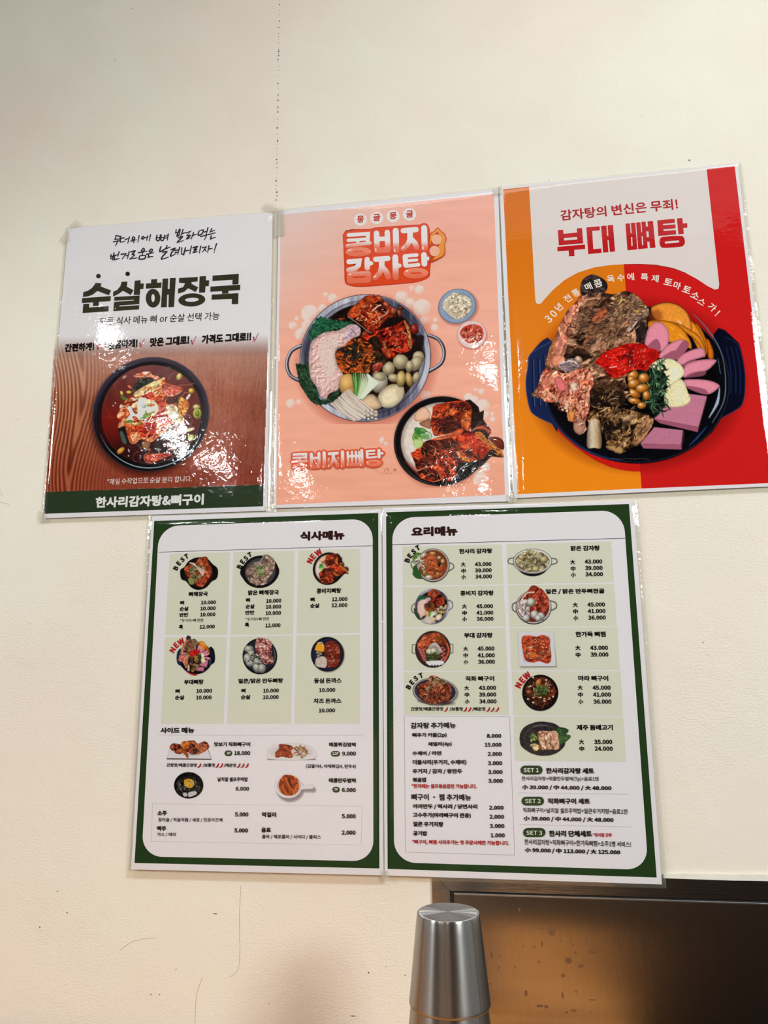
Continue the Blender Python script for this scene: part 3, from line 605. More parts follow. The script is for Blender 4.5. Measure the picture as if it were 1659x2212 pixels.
    for k in range(34):
        f = (k*.618) % 1; x0 = 480+f*170+R.rand()*14; y0 = 1165-f*150; x1 = 690+f*255+R.rand()*20; y1 = 1325-f*75+R.rand()*18; bx, by = (x0+x1)/2-14+R.rand()*16, (y0+y1)/2+R.rand()*14
        c.line([(x0+3, y0+5), (bx+3, by+5), (x1+2, y1+3)], [8, 12, 10], (90, 60, 50), .5); c.line([(x0, y0), (bx, by), (x1, y1)], [8, 12, 11], [(228, 210, 196), (236, 222, 210), (208, 186, 170)][k % 3])
    for k in range(12): c.ball(820+(k % 4)*38, 1230+(k//4)*36+(k % 2)*12, 17, 14, 0, (228, 205, 182), dark=.5)
    return c

def dish3():
    c = Cv(849, 853, 1091, 1054, 1.1).fr(845, 850, 6.636)
    c.ell(720, 700, 660, 660, 0, (190, 95, 75), .45, soft=16)
    c.ell(715, 683, 680, 640, -15, (10, 8, 9)); c.ell(722, 680, 676, 636, -15, (170, 170, 175), .5, hole=.8)
    c.line([(110, 900), (240, 1100), (420, 1240), (640, 1300)], [3, 9, 3], (120, 120, 120), .6)
    c.ell(716, 680, 598, 560, -15, (40, 20, 18), soft=2)
    c.ell(722, 678, 585, 548, -15, lambda X, Y, sd: np.array((226, 208, 196.))*(.72+.3*np.clip(-sd/10, 0, 1)+.14*(fbm(X/5, Y/5, 3, 3)-.5))[..., None])
    P = c.poly
    P([(320, 1040), (400, 1130), (420, 1200), (200, 980)], (170, 60, 45), .6, soft=8)
    P([(330, 380), (340, 290), (420, 210), (500, 200), (560, 280), (550, 350), (460, 395), (360, 400)], puff((226, 170, 140), .75, 6)); P([(380, 320), (460, 220), (500, 260), (430, 350)], (232, 195, 170), .8, soft=5)
    P([(400, 430), (500, 380), (560, 360), (575, 480), (520, 510)], puff((165, 105, 80), .5, 5))
    P([(400, 455), (560, 515), (540, 530), (400, 480)], (238, 225, 205), .8)
    # dark wing
    P([(1060, 100), (1130, 85), (1250, 190), (1270, 270), (1330, 240), (1320, 380), (1430, 520), (1400, 620), (1150, 560), (1120, 300)], meat([(10, 6, 6), (34, 18, 16), (60, 30, 22)], 4, 60, 1.5, 2), sm=False)
    P([(600, 220), (640, 160), (760, 135), (900, 110), (1060, 110), (1150, 200), (1145, 350), (1120, 530), (900, 560), (650, 610), (590, 540), (570, 380), (590, 280)], meat(RED, 6.5, -18, 2.2, 41, 2.0))
    P([(810, 150), (1000, 120), (1130, 170), (1120, 250), (1000, 260), (860, 220)], meat([(30, 10, 8), (80, 22, 16), (150, 45, 28)], 4, -20, 1.6, 42), .9, soft=3)
    P([(640, 470), (740, 360), (900, 320), (1010, 380), (1000, 500), (760, 580)], meat([(18, 8, 8), (55, 18, 14), (110, 36, 22)], 4, -15, 2, 43), .85, soft=4)
    P([(1040, 300), (1140, 240), (1140, 400), (1090, 520), (1000, 430)], meat([(170, 60, 20), (226, 110, 45), (245, 150, 80)], 4, 60, 2, 44), .9, soft=3)
    P([(600, 190), (820, 145), (800, 220), (700, 240), (620, 240)], meat([(170, 45, 18), (226, 85, 35)], 4, -10, 2, 45), .9, soft=3)
    P([(580, 480), (680, 470), (660, 590), (600, 560)], meat([(150, 40, 18), (215, 85, 45)], 3, 60, 2, 46))
    # lower slab
    P([(280, 850), (330, 830), (460, 700), (640, 640), (900, 560), (1060, 530), (1200, 560), (1330, 620), (1400, 700), (1450, 850), (1380, 920), (1180, 960), (1000, 1000), (960, 1130), (900, 1190), (850, 1260), (700, 1250), (600, 1270), (430, 1210), (370, 1100), (320, 950)], meat(RED, 7, 30, 2, 51, 2.0))
    P([(570, 660), (800, 590), (1030, 530), (960, 600), (700, 660)], meat([(120, 40, 20), (205, 90, 50), (235, 140, 100)], 3, -15, 4, 52))
    P([(430, 850), (450, 720), (560, 700), (620, 800), (590, 880), (480, 885)], meat([(12, 6, 6), (44, 16, 12), (80, 26, 18)], 4, 30, 1.4, 53), .95, soft=3)
    P([(370, 960), (560, 900), (610, 1010), (400, 1080), (350, 1030)], meat([(24, 10, 8), (75, 20, 14), (120, 34, 22)], 4, 10, 2, 54), .9, soft=3)
    P([(700, 690), (900, 650), (980, 760), (1000, 1000), (900, 930), (760, 780)], meat([(16, 8, 8), (60, 20, 14), (130, 40, 24)], 5, 35, 2.4, 55), .85, soft=5)
    P([(960, 600), (1200, 570), (1300, 680), (1400, 850), (1330, 900), (1200, 850), (1060, 760), (980, 720)], meat([(120, 20, 10), (190, 40, 20), (222, 75, 38), (235, 120, 70)], 5, 20, 1.5, 56), .9, soft=3)
    P([(930, 830), (1060, 860), (1160, 960), (1100, 1000), (980, 920)], meat([(170, 70, 20), (232, 120, 40), (240, 150, 70)], 3, 40, 2, 57), .95, soft=2)
    P([(1060, 810), (1150, 780), (1180, 880), (1120, 930), (1060, 880)], (50, 20, 18), .8, soft=6)
    P([(620, 880), (700, 900), (860, 1150), (900, 1190), (820, 1150), (700, 1000)], meat([(60, 16, 10), (150, 45, 24)], 3, 55, 3, 58))
    P([(640, 900), (690, 960), (760, 1180), (720, 1250), (670, 1100)], meat([(170, 50, 24), (225, 100, 60)], 3, 70, 3, 59), .9)
    c.line([(380, 1110), (500, 1060), (620, 1040)], [8, 14, 6], (232, 160, 110), .9); c.line([(430, 1210), (520, 1170), (600, 1140)], [8, 12, 5], (235, 160, 110), .9); c.line([(600, 1265), (700, 1240), (760, 1190)], 9, (230, 140, 95), .9)
    c.line([(620, 880), (640, 800), (600, 760)], [22, 18, 8], (222, 140, 100), .9)
    c.line([(700, 790), (820, 900), (940, 1060)], [10, 34, 16], meat([(170, 45, 18), (222, 90, 45)], 3, 50, 2, 8))
    P([(1200, 560), (1300, 560), (1400, 680), (1560, 800), (1600, 880), (1540, 860), (1400, 760), (1300, 680)], meat([(170, 90, 35), (222, 140, 60)], 3, 40, 3, 60))
    P([(1160, 540), (1220, 470), (1330, 455), (1430, 540), (1400, 590), (1340, 530), (1240, 520)], puff((190, 75, 50), .4, 6)); c.line([(1160, 545), (1200, 500), (1320, 480)], [6, 10, 4], (225, 150, 110), .8)
    P([(1400, 650), (1480, 620), (1560, 640), (1612, 700), (1612, 800), (1540, 780)], puff((130, 50, 35), .35, 7)); c.line([(1480, 680), (1560, 730), (1600, 790)], [20, 34, 20], (100, 32, 24), .8)
    P([(1340, 910), (1440, 800), (1560, 870), (1612, 905), (1560, 915), (1440, 905), (1380, 950), (1260, 990)], (36, 14, 12))
    P([(1480, 850), (1590, 860), (1612, 905), (1540, 900)], meat([(90, 45, 20), (190, 120, 60)], 3, 20, 2, 3))
    P([(960, 1000), (1160, 980), (1380, 940), (1240, 1080), (1000, 1200), (950, 1130)], (12, 8, 8), .92, soft=4)
    reg = [(340, 850), (600, 680), (1200, 600), (1380, 880), (960, 1080), (860, 1230), (450, 1180)]
    c.bits(reg, 190, (16, 80), (4, 13), [(222, 85, 40), (240, 140, 90), (150, 36, 18), (60, 16, 12), (30, 10, 8), (200, 60, 28)], -30, 60, 27, dark=.45)
    c.bits([(600, 260), (900, 140), (1120, 200), (1100, 500), (650, 580)], 120, (16, 80), (4, 13), [(222, 85, 40), (235, 130, 75), (110, 30, 18), (50, 14, 12), (25, 10, 8)], 15, 60, 28, dark=.45)
    # scallion rings
    for x, y, rx, ry, r, g in ((385, 690, 60, 85, 20, (180, 205, 120)), (350, 620, 44, 70, 10, (120, 175, 70)), (450, 560, 90, 60, 35, (110, 165, 90)), (520, 600, 66, 52, 30, (205, 220, 190)), (470, 610, 70, 40, 25, (140, 190, 110)), (380, 540, 44, 62, -35, (70, 140, 60))):
        c.ell(x, y, rx, ry, r, (36, 90, 36)); c.ell(x+2, y+2, rx*.86, ry*.86, r, g); c.ell(x+6, y+8, rx*.5, ry*.5, r, tuple(v*.72 for v in g), .8, soft=2)
    P([(330, 660), (450, 690), (430, 770), (345, 780)], (196, 214, 140), .9)
    return c

def dish4():
    c = Cv(1122, 590, 1650, 1046, 1.3).fr(1070, 700, 2.817)
    P = c.poly
    # printed glow of the pot's shade
    c.ell(860, 370, 620, 500, 0, (150, 20, 14), .55, soft=40)
    P([(345, 600), (352, 618), (405, 675), (470, 732), (545, 789), (622, 836), (700, 870), (772, 888), (830, 895), (884, 897), (882, 800), (600, 650)], (202, 26, 22), sm=False)
    navy = lambda X, Y, sd: ramp(np.clip((X-1130)/480, 0, 1), [(24, 38, 82), (20, 30, 62), (8, 10, 22), (6, 8, 20), (8, 12, 34)])
    P([(200, 250), (215, 180), (345, 105), (380, 620), (340, 605), (240, 555), (205, 500), (185, 370)], navy)
    P([(1330, 60), (1460, 95), (1500, 180), (1522, 340), (1505, 480), (1460, 525), (1370, 575), (1300, 640)], navy)
    c.line([(345, 105), (215, 180), (196, 270), (186, 370), (205, 500), (240, 555), (350, 610)], 4, (90, 110, 150), .6)
    c.line([(1400, 80), (1470, 120), (1505, 220), (1520, 350), (1500, 490), (1370, 575)], 4, (60, 80, 130), .55)
    for x in (228, 265, 298): c.line([(x, 215 if x < 290 else 190), (x+6, 500)], 14, (14, 20, 48)); c.line([(x+5, 215 if x < 290 else 190), (x+11, 500)], 4, (110, 130, 175), .7)
    for x in (1405, 1435, 1463): c.line([(x, 140), (x+26, 270), (x+28, 420)], 5, (40, 60, 120), .6)
    c.ell(862, 370, 565, 480, 0, (7, 8, 14)); c.ell(862, 366, 563, 476, 0, (70, 85, 120), .5, hole=1.3)
    c.line([(325, 540), (400, 650), (520, 750), (640, 805), (760, 830)], [5, 16, 10], (30, 46, 90), .8)
    c.line([(1205, -60), (1290, 30), (1370, 160), (1400, 320), (1390, 470), (1320, 600)], [3, 7, 5, 8, 4], (120, 130, 150), .8)
    c.ell(845, 360, 505, 418, 0, (5, 5, 8))
    c.line([(1365, 390), (1350, 480), (1300, 570)], [5, 18, 4], (200, 210, 230), .85); c.line([(1290, 620), (1230, 690), (1180, 740)], [3, 10, 4], (50, 80, 150), .8); c.line([(1355, 210), (1370, 300)], [3, 9, 3], (140, 160, 200), .8)
    for k in range(9): c.ell(720+k*26, 818+(k % 3)*2, 9, 2, 0, (120, 120, 125), .6)
    c.fr(1370, 640, 5.98)
    # squash slices
    for Q, col in (([(900, 560), (960, 560), (1020, 700), (1020, 810), (960, 800), (940, 700)], (205, 105, 20)), ([(790, 350), (880, 450), (945, 620), (940, 740), (880, 700), (800, 560)], (222, 125, 25)), ([(640, 300), (770, 340), (900, 560), (930, 740), (880, 780), (760, 560)], (226, 135, 35)), ([(240, 130), (400, 80), (560, 110), (690, 220), (745, 400), (700, 450), (560, 400), (300, 320), (220, 200)], (226, 140, 50)), ([(420, 330), (560, 350), (700, 420), (840, 520), (920, 680), (900, 720), (780, 560), (600, 430)], (222, 130, 30)), ([(180, 330), (420, 320), (600, 400), (720, 560), (740, 680), (640, 640), (480, 600), (250, 540)], (224, 134, 26))):
        P(Q, puff(col, .5, 5, 3, .1, 1.05)); c.line(smooth(c.m(Q), True, 4), .9, (110, 30, 8), .65, raw=True, sm=False)
    P([(200, 200), (330, 180), (360, 300), (240, 330), (180, 300)], (140, 60, 20), .6, soft=10)
    c.line([(560, 310), (600, 345)], [10, 30], (245, 215, 180), .7); c.line([(470, 400), (500, 420)], 16, (245, 200, 130), .6); c.line([(580, 490), (640, 530)], 18, (245, 190, 110), .6)
    ham = (210, 128, 146)
    def H(Q, sh): P(Q, puff(ham, .68, 5, 2, .05, 1.1)); P(sh, (150, 78, 98), .85, soft=1.5)
    H([(140, 560), (180, 420), (270, 335), (370, 350), (440, 440), (450, 560), (420, 660), (320, 715), (150, 650)], [(190, 620), (290, 550), (340, 640), (320, 715), (180, 655)])
    H([(330, 740), (430, 630), (560, 565), (640, 560), (710, 620), (640, 740), (540, 820), (330, 800)], [(540, 690), (640, 570), (710, 620), (640, 740), (545, 815), (350, 800), (480, 710)])
    H([(550, 830), (640, 740), (780, 680), (890, 670), (918, 750), (880, 790), (740, 830), (620, 890)], [(620, 890), (720, 830), (800, 820), (650, 920)])
    H([(650, 900), (760, 840), (900, 815), (1040, 815), (1055, 850), (940, 960), (800, 990), (640, 1050)], [(650, 1050), (740, 990), (900, 965), (930, 990), (880, 1030), (700, 1050)])
    H([(640, 1085), (780, 1070), (960, 1085), (1080, 1130), (1095, 1180), (940, 1270), (700, 1190)], [(680, 1160), (800, 1170), (930, 1210), (930, 1270), (710, 1200)])
    P([(700, 1260), (940, 1290), (830, 1690), (250, 1580), (400, 1420)], speck((196, 120, 145), .06, 2, 6), sm=False); P([(250, 1580), (830, 1690), (820, 1755), (330, 1640)], (160, 85, 108), sm=False); P([(940, 1290), (830, 1690), (822, 1757), (935, 1350)], (90, 45, 58), sm=False)
    P([(260, 1690), (630, 1730), (610, 1920), (80, 1905)], speck((192, 116, 142), .06, 2, 8), sm=False); P([(80, 1905), (610, 1920), (610, 1980), (120, 1965)], (165, 90, 112), sm=False); P([(630, 1730), (650, 1760), (615, 1980), (605, 1920)], (70, 36, 46), sm=False)
    # rice cake slices
    P([(190, 900), (330, 815), (480, 810), (600, 880), (648, 980), (600, 1060), (430, 1160), (400, 1000), (260, 940)], puff((222, 208, 168), .8, 4, 5, .08)); P([(470, 930), (560, 930), (600, 1020), (480, 1080)], (232, 226, 206), .8, soft=8)
    P([(440, 1170), (610, 1070), (700, 1250), (730, 1340), (660, 1410), (500, 1435), (400, 1400), (390, 1260)], puff((218, 204, 160), .8, 4, 6, .1)); P([(520, 1200), (600, 1150), (650, 1300), (560, 1380)], (230, 222, 196), .7, soft=8)
    # greens
    c.bits([(60, 960), (380, 850), (430, 1150), (420, 1480), (330, 1560), (150, 1400), (60, 1200)], 170, (60, 190), (8, 20), [(22, 52, 34), (36, 78, 50), (60, 104, 72), (12, 26, 20), (110, 150, 110)], 70, 80, 31, dark=.6)
    c.fr(1130, 800, 5.53)
    for x, y, rx, ry, r in ((1320, 60, 70, 62, -20), (1230, 280, 50, 66, 20), (1450, 95, 66, 62, -20), (1300, 110, 45, 40, 0), (1480, 300, 44, 60, 0), (1340, 365, 80, 38, 10), (1425, 420, 56, 40, -10), (1330, 160, 76, 52, -20), (1430, 215, 86, 52, -15), (1330, 275, 90, 46, 30)):
        c.ball(x-8, y, rx, ry, r, (222, 130, 42) if x != 1230 else (190, 130, 90), shine=.75, dark=.4)
    c.fr(1130, 590, 6.144)
    # big bone
    P([(900, 20), (1000, 40), (1100, 110), (1120, 190), (1080, 260), (1000, 300), (880, 320), (780, 300), (760, 180), (800, 80)], meat([(22, 16, 18), (58, 44, 44), (100, 80, 78)], 6, 20, 1.4, 61))
    P([(560, 600), (700, 380), (850, 280), (1040, 260), (1200, 280), (1350, 240), (1480, 275), (1560, 350), (1655, 480), (1640, 640), (1610, 900), (1500, 1000), (1500, 1250), (1350, 1400), (1350, 1659), (200, 1659), (190, 1510), (280, 1280), (330, 1050), (420, 850)],
      meat([(20, 12, 10), (58, 36, 26), (105, 68, 48), (150, 104, 76), (190, 140, 110)], 8, -25, 2.2, 62, 1.9))
    P([(700, 560), (1000, 480), (1250, 560), (1350, 700), (1300, 850), (1000, 870), (760, 760)], meat([(48, 28, 22), (95, 60, 44), (140, 98, 72), (190, 150, 110)], 6, -15, 2.5, 63, 1.7), .85, soft=8)
    P([(980, 520), (1080, 470), (1120, 540), (1050, 620), (920, 640)], meat([(120, 50, 28), (200, 100, 60)], 5, -20, 2, 64), .85, soft=6)
    P([(330, 1080), (420, 880), (480, 700), (600, 480), (700, 400), (760, 300), (820, 330), (740, 480), (680, 700), (600, 860), (560, 1050), (440, 1180), (320, 1250)], meat([(110, 50, 40), (190, 110, 86), (222, 148, 112), (205, 110, 110)], 5, -65, 1.8, 65, 1.8))
    c.line([(330, 1200), (400, 950), (430, 850)], [30, 44, 20], meat([(180, 100, 50), (226, 150, 88)], 4, -70, 3, 3))
    P([(1400, 700), (1450, 600), (1560, 520), (1659, 460), (1659, 560), (1540, 620), (1430, 760), (1390, 770)], meat([(90, 66, 56), (160, 124, 106), (205, 168, 150)], 3, -50, 3, 66))
    P([(1480, 700), (1600, 640), (1640, 800), (1580, 920), (1500, 900), (1490, 780)], meat([(30, 22, 20), (66, 48, 42)], 4, 70, 2, 67))
    c.line([(1480, 760), (1490, 860), (1460, 970)], [14, 26, 20], (205, 140, 110), .95); c.line([(1180, 1060), (1240, 980), (1300, 880)], [8, 22, 10], (205, 160, 140), .9); c.line([(1540, 700), (1490, 740)], 8, (200, 170, 150))
    c.bits([(1180, 300), (1600, 360), (1600, 640), (1250, 620), (1100, 460)], 90, (30, 120), (8, 26), [(150, 112, 86), (196, 150, 118), (110, 84, 70), (80, 62, 56), (190, 160, 90)], 25, 50, 32, dark=.6)
    c.bits([(640, 560), (1350, 560), (1450, 900), (1100, 1150), (640, 1000)], 230, (20, 90), (5, 15), [(150, 104, 70), (190, 148, 110), (60, 40, 32), (28, 18, 16), (205, 120, 84), (120, 84, 60)], 20, 50, 33, dark=.5)
    P([(400, 1100), (520, 1090), (560, 1160), (460, 1240), (380, 1200)], puff((222, 140, 110), .6, 5, 2, .15)); P([(500, 1180), (640, 1130), (760, 1160), (740, 1250), (600, 1310), (480, 1260)], meat([(100, 80, 86), (150, 124, 128), (200, 172, 165)], 5, 0, 1.5, 68)); c.ball(740, 1150, 44, 60, -50, (205, 160, 130))
    P([(430, 1330), (520, 1300), (560, 1330), (500, 1370), (390, 1370)], (16, 10, 12))
    P([(1000, 1130), (1080, 1050), (1300, 960), (1450, 930), (1659, 980), (1659, 1290), (1500, 1270), (1300, 1370), (1160, 1380), (1060, 1250), (960, 1200)], meat([(120, 10, 8), (178, 16, 12), (200, 26, 18), (214, 44, 28)], 6, 10, 1.6, 69, 1.5, 1.2, .3))
    P([(1440, 960), (1520, 980), (1560, 1200), (1440, 1240), (1380, 1150)], (90, 14, 16), .7, soft=7)
    c.fr(1370, 640, 5.98); P([(0, 650), (150, 660), (300, 700), (320, 790), (220, 880), (150, 930), (0, 930)], meat([(140, 10, 8), (190, 20, 16), (208, 38, 26)], 9, 0, 1.4, 70, 1.1, 1.2, .15)); c.fr(1130, 590, 6.144)
    c.bits([(1080, 1080), (1640, 1000), (1640, 1250), (1250, 1350)], 110, (6, 22), (4, 10), [(245, 130, 110), (250, 210, 200), (232, 80, 60)], 40, 60, 34, dark=0, a=.85)
    c.line([(1150, 1255), (1240, 1240)], 12, (250, 200, 190)); c.bits([(940, 1200), (1130, 1280), (1120, 1320), (960, 1260)], 20, (8, 30), (4, 8), [(205, 90, 90), (240, 170, 160)], 30, 60, 35)
    # lower bone pieces
    P([(200, 1510), (280, 1280), (420, 1290), (560, 1330), (700, 1290), (860, 1270), (930, 1400), (900, 1500), (850, 1659), (240, 1659)], meat([(120, 44, 34), (190, 96, 76), (222, 134, 106), (236, 176, 150)], 6, -40, 1.8, 71, 1.8))
    c.fr(1130, 800, 5.53)
    P([(220, 300), (260, 230), (340, 160), (520, 130), (830, 130), (800, 420), (740, 620), (760, 700), (680, 770), (610, 720), (600, 620), (540, 600), (520, 500), (460, 480), (460, 400), (300, 380), (240, 360)], meat([(110, 40, 30), (186, 92, 70), (222, 132, 100), (238, 180, 150)], 6, -60, 1.7, 72, 1.9))
    P([(370, 100), (460, 90), (540, 260), (500, 290), (420, 240)], puff((215, 110, 110), .6, 5)); P([(560, 160), (640, 150), (640, 240), (580, 240)], puff((225, 190, 170), .6, 4)); P([(540, 430), (600, 420), (620, 500), (600, 610), (550, 590)], puff((222, 140, 70), .5, 5)); P([(610, 600), (680, 560), (740, 620), (740, 700), (680, 770), (605, 710)], puff((176, 124, 104), .55, 5))
    P([(830, 200), (1000, 160), (1200, 240), (1200, 400), (980, 440), (800, 420)], meat([(10, 7, 6), (40, 26, 18), (90, 58, 38)], 6, 20, 2, 73), soft=4)
    P([(760, 540), (860, 450), (1100, 440), (1300, 480), (1540, 560), (1540, 660), (1440, 820), (1300, 920), (1160, 995), (1060, 960), (990, 920), (1000, 800), (920, 700), (900, 860), (780, 620)], meat([(14, 8, 6), (54, 32, 18), (120, 80, 46), (176, 130, 80), (200, 160, 120)], 6, -45, 2, 74, 2.0))
    P([(790, 620), (900, 590), (930, 700), (935, 915), (850, 925), (762, 905)], lambda X, Y, sd: ramp(np.clip((X-1268)/32, 0, 1), [(130, 100, 80), (222, 205, 180), (205, 170, 130), (110, 80, 60)])*(.86+.25*fbm(X/1.5, Y/8, 3, 2))[..., None])
    P([(985, 905), (1150, 900), (1200, 960), (1160, 995), (1070, 960)], puff((170, 130, 80), .6, 4)); P([(930, 640), (1080, 620), (1060, 800), (960, 820)], (12, 8, 8), .8, soft=6); P([(1120, 620), (1280, 600), (1240, 720), (1130, 700)], (22, 14, 10), .7, soft=6)
    P([(1330, 700), (1480, 560), (1540, 640), (1420, 840), (1330, 900)], meat([(110, 70, 44), (190, 140, 100), (205, 120, 80)], 4, -55, 3, 75), .9, soft=3)
    c.bits([(240, 280), (800, 150), (780, 420), (720, 700), (560, 560)], 110, (16, 70), (7, 20), [(236, 160, 130), (222, 120, 95), (160, 66, 50), (240, 196, 170), (100, 36, 30)], 60, 60, 36, dark=.5)
    c.bits([(800, 200), (1200, 260), (1500, 560), (1400, 800), (1100, 940), (940, 700), (820, 520)], 150, (20, 90), (5, 14), [(130, 88, 56), (176, 132, 88), (50, 32, 22), (20, 12, 10), (200, 160, 130)], 50, 60, 37, dark=.5)
    P([(440, 640), (600, 720), (760, 800), (760, 900), (600, 860), (450, 740)], (6, 6, 10), .0)
    return c
D2 = dish2(); D3 = dish3(); D4 = dish4()
# ================= poster 1: boneless hangover soup =================
A = (80, 440, 3.072); B = (80, 760, 3.072); T = (170, 580, 4.608); HW = (230, 480, 6.636)
p = Poster([(147, 493), (589, 458), (577, 1103), (93.7, 1119.7)], -.0022, 'white poster of a dark soup bowl on brown wood grain, leftmost of the top row', (4, 3.5, 6, 2))
def wood_print():
    c = Cv(92, 700, 584, 1068, 1.3); X, Y = np.meshgrid(c.xs, c.ys)
    lft = np.clip((250-X)/90, 0, 1); u = X+(.045*(Y-760))
    f = (Y-760)/120.+np.sqrt(1+((u-172-12*np.sin(Y/60))/7.5)**2)*1.0+.5*fbm(X/30, Y/70, 5, 2)
    g = .5+.5*np.sin(f*6.3); fib = fbm(u/1.6, Y/26, 8, 3); big = fbm(X/60, Y/30, 9, 2); spe = fbm(X/2.2, Y/3.5, 11, 2)
    a = ramp(g*.75+fib*.3, [(214, 158, 122), (190, 124, 90), (146, 82, 56), (112, 54, 36)])
    rt = ramp(fib*.55+spe*.35+big*.25, [(116, 54, 38), (162, 92, 70), (192, 126, 102)])
    fine = (.5+.5*np.sin((u+3*fbm(X/40, Y/60, 3, 2))*2.1))*np.clip((X-500)/50, 0, 1)*.18
    col = a*lft[..., None]+rt*(1-lft)[..., None]; col = col*(1-fine)[..., None]
    dk = np.clip((Y-830)/200, 0, 1)[..., None]; col = col*(1-dk*np.array((.14, .36, .42)))
    top = 740-.012*(X-120); t = np.clip((Y-top)/ (125.), 0, 1)[..., None]**.8
    col = (col*.38+np.array((214, 184, 176))*.62)*(1-t)+col*t; c.C = col; c.A = np.clip((Y-(top-14))/50, 0, 1)**1.2
    q = [(122, 690), (580.5, 690), (569, 1047), (98.5, 1063)]
    m_ = np.ones_like(X, bool)
    for (ax, ay), (bx, by) in zip(q, q[1:]+q[:1]): m_ &= ((bx-ax)*(Y-ay)-(by-ay)*(X-ax)) >= 0
    c.A = c.A*m_; return c
p.pic(wood_print(), 'wood_grain_print')
p.poly([(57, 930), (1502, 882), (1500, 1025), (47, 1075)], (44, 58, 38), B); p.done('green_band')
p.pic(dish1())
K = (24, 18, 18)
# brush lettering, stroke by stroke
for Q in """140 190 120 245|145 195 205 205 188 245|120 245 190 240|100 280 205 262|165 265 128 340|255 225 205 235 200 285 262 272|270 250 312 235|328 212 305 302|385 207 368 240 390 250 408 225 385 207|350 272 430 250|395 258 390 297|468 195 450 287|525 203 503 227 520 242 540 215 525 203|540 227 582 213|592 198 575 262|632 180 612 267|725 185 715 250 755 260 770 180|720 225 765 218|785 180 777 250 815 257 835 178|780 222 830 214|832 202 878 190|832 230 875 220|886 168 872 258|1000 110 990 160|1048 98 1010 195 1038 185 1060 100|1000 150 1040 140|1098 105 1062 205|1090 162 1135 145|1030 225 1090 205 1055 245 1015 290 1100 262|1148 152 1210 128 1150 192|1165 195 1200 190 1145 240 1202 222|1248 150 1215 242|1235 190 1292 170|1325 130 1315 185 1365 170 1388 110 1325 125|1400 140 1440 130|1455 80 1425 192|1350 207 1440 180 1405 252|1510 92 1485 140 1552 115|1460 177 1562 150|1502 195 1490 240 1562 214|65 465 60 522|110 440 85 532 65 515|70 490 105 485|115 480 160 465|181 425 160 492|115 500 110 537 187 520|210 460 280 450 225 527|285 480 310 470|325 423 300 522|350 425 410 410 370 460 402 468 345 520|335 526 437 510|530 373 503 405 525 420 547 390 530 373|458 437 582 413|520 430 515 465|480 480 468 527 545 522 557 478 480 480|640 383 613 415 640 427 662 395 640 383|573 460 677 435|605 470 598 500 667 490|780 350 765 420 850 375 865 330|868 335 855 385|865 375 912 355|805 430 865 422 812 480 788 530 888 500|925 395 985 373 935 435 918 487 985 455|985 405 1032 393|985 436 1032 424|1050 358 1020 462|1080 368 1072 455|1132 365 1105 465 1075 453|1130 412 1190 398|1217 343 1195 452|1240 365 1305 348 1255 393 1292 390 1240 435 1302 420|1352 343 1330 442|1375 365 1430 353 1375 427|1405 385 1430 417|1470 338 1450 432|1460 385 1518 373|1578 308 1546 405""".split('|'):
    v = [float(t) for t in Q.split()]; p.line(list(zip(v[::2], v[1::2])), [19, 21, 12], K, HW, sm=len(v) > 6, n=3); p.lay += .15
p.ell(1545, 430, 8, 8, K, fr=HW); p.done('brush_lettering')
DG = (52, 52, 38)
G = """168 142 226 148 218 178 322 218 300 265 185 222 140 258 95 275 42 282 46 235 90 222 130 195 155 165|34 295 320 274 316 323 200 330 196 370 142 373 143 336 31 343|46 353 104 350 102 388 298 375 295 425 38 442|427 132 485 130 478 180 545 216 517 262 440 220 400 250 342 278 344 232 385 212 415 175|558 122 616 116 614 150 648 148 643 202 611 204 608 262 548 262|356 283 606 268 600 405 345 423|722 108 780 104 779 142 824 138 822 190 668 199 670 150 721 146|836 102 890 99 886 205 905 204 908 96 966 93 948 381 893 384 897 258 880 260 876 383 819 385|1000 94 1186 84 1182 128 1122 134 1122 152 1190 188 1163 233 1090 195 1050 230 988 248 990 200 1040 185 1060 145 998 140|1204 78 1266 75 1265 118 1299 117 1294 174 1262 175 1258 236 1198 239|1334 70 1594 53 1590 155 1530 158 1531 112 1331 122|1312 180 1608 161 1606 213 1490 220 1489 247 1427 250 1428 224 1310 230|1325 260 1590 245 1586 352 1524 354 1525 302 1322 309"""
def polys(S, col, fr):
    for Q in S.split('|'): v = [float(t) for t in Q.split()]; p.poly(list(zip(v[::2], v[1::2])), col, fr)
polys(G, DG, T)
p.ell(740, 295, 72, 92, DG, fr=T); p.ell(1126, 312, 134, 65, DG, -3, fr=T); p.ell(196, 75, 22, 22, K, fr=T); p.ell(487, 52, 22, 22, K, fr=T); p.up()
PW = (229, 221, 225)
p.ell(740, 294, 17, 40, PW, fr=T); p.ell(1127, 311, 68, 20, PW, -3, fr=T); p.line([(350, 327), (545, 315)], 8, PW, T); p.line([(410, 373), (604, 360)], 9, PW, T)
p.done('title_lettering')
p.text('모든 식사 메뉴 뼈 or 순살 선택 가능', (412, 808), (1208, 770), 52, K, A, .0); p.done('lettering')
for t, a, b_, h in (('간편하게!', (182, 985), (378, 974), 55), ('깔끔하게!', (468, 967), (665, 954), 58), ('맛은 그대로!', (748, 950), (1008, 934), 60), ('가격도 그대로!!', (1092, 931), (1420, 911), 60)): p.text(t, a, b_, h, K, A, .03); p.done('lettering'); p.lay -= 1
p.text('*매일 수작업으로 순살 분리 합니다.', (463, 882), (1027, 862), 40, (228, 205, 200), B, .005); p.done('lettering')
p.text('한사리감자탕&뼈구이', (385, 1037), (1105, 1015), 74, (226, 222, 220), B, .028)
p.done('lettering')
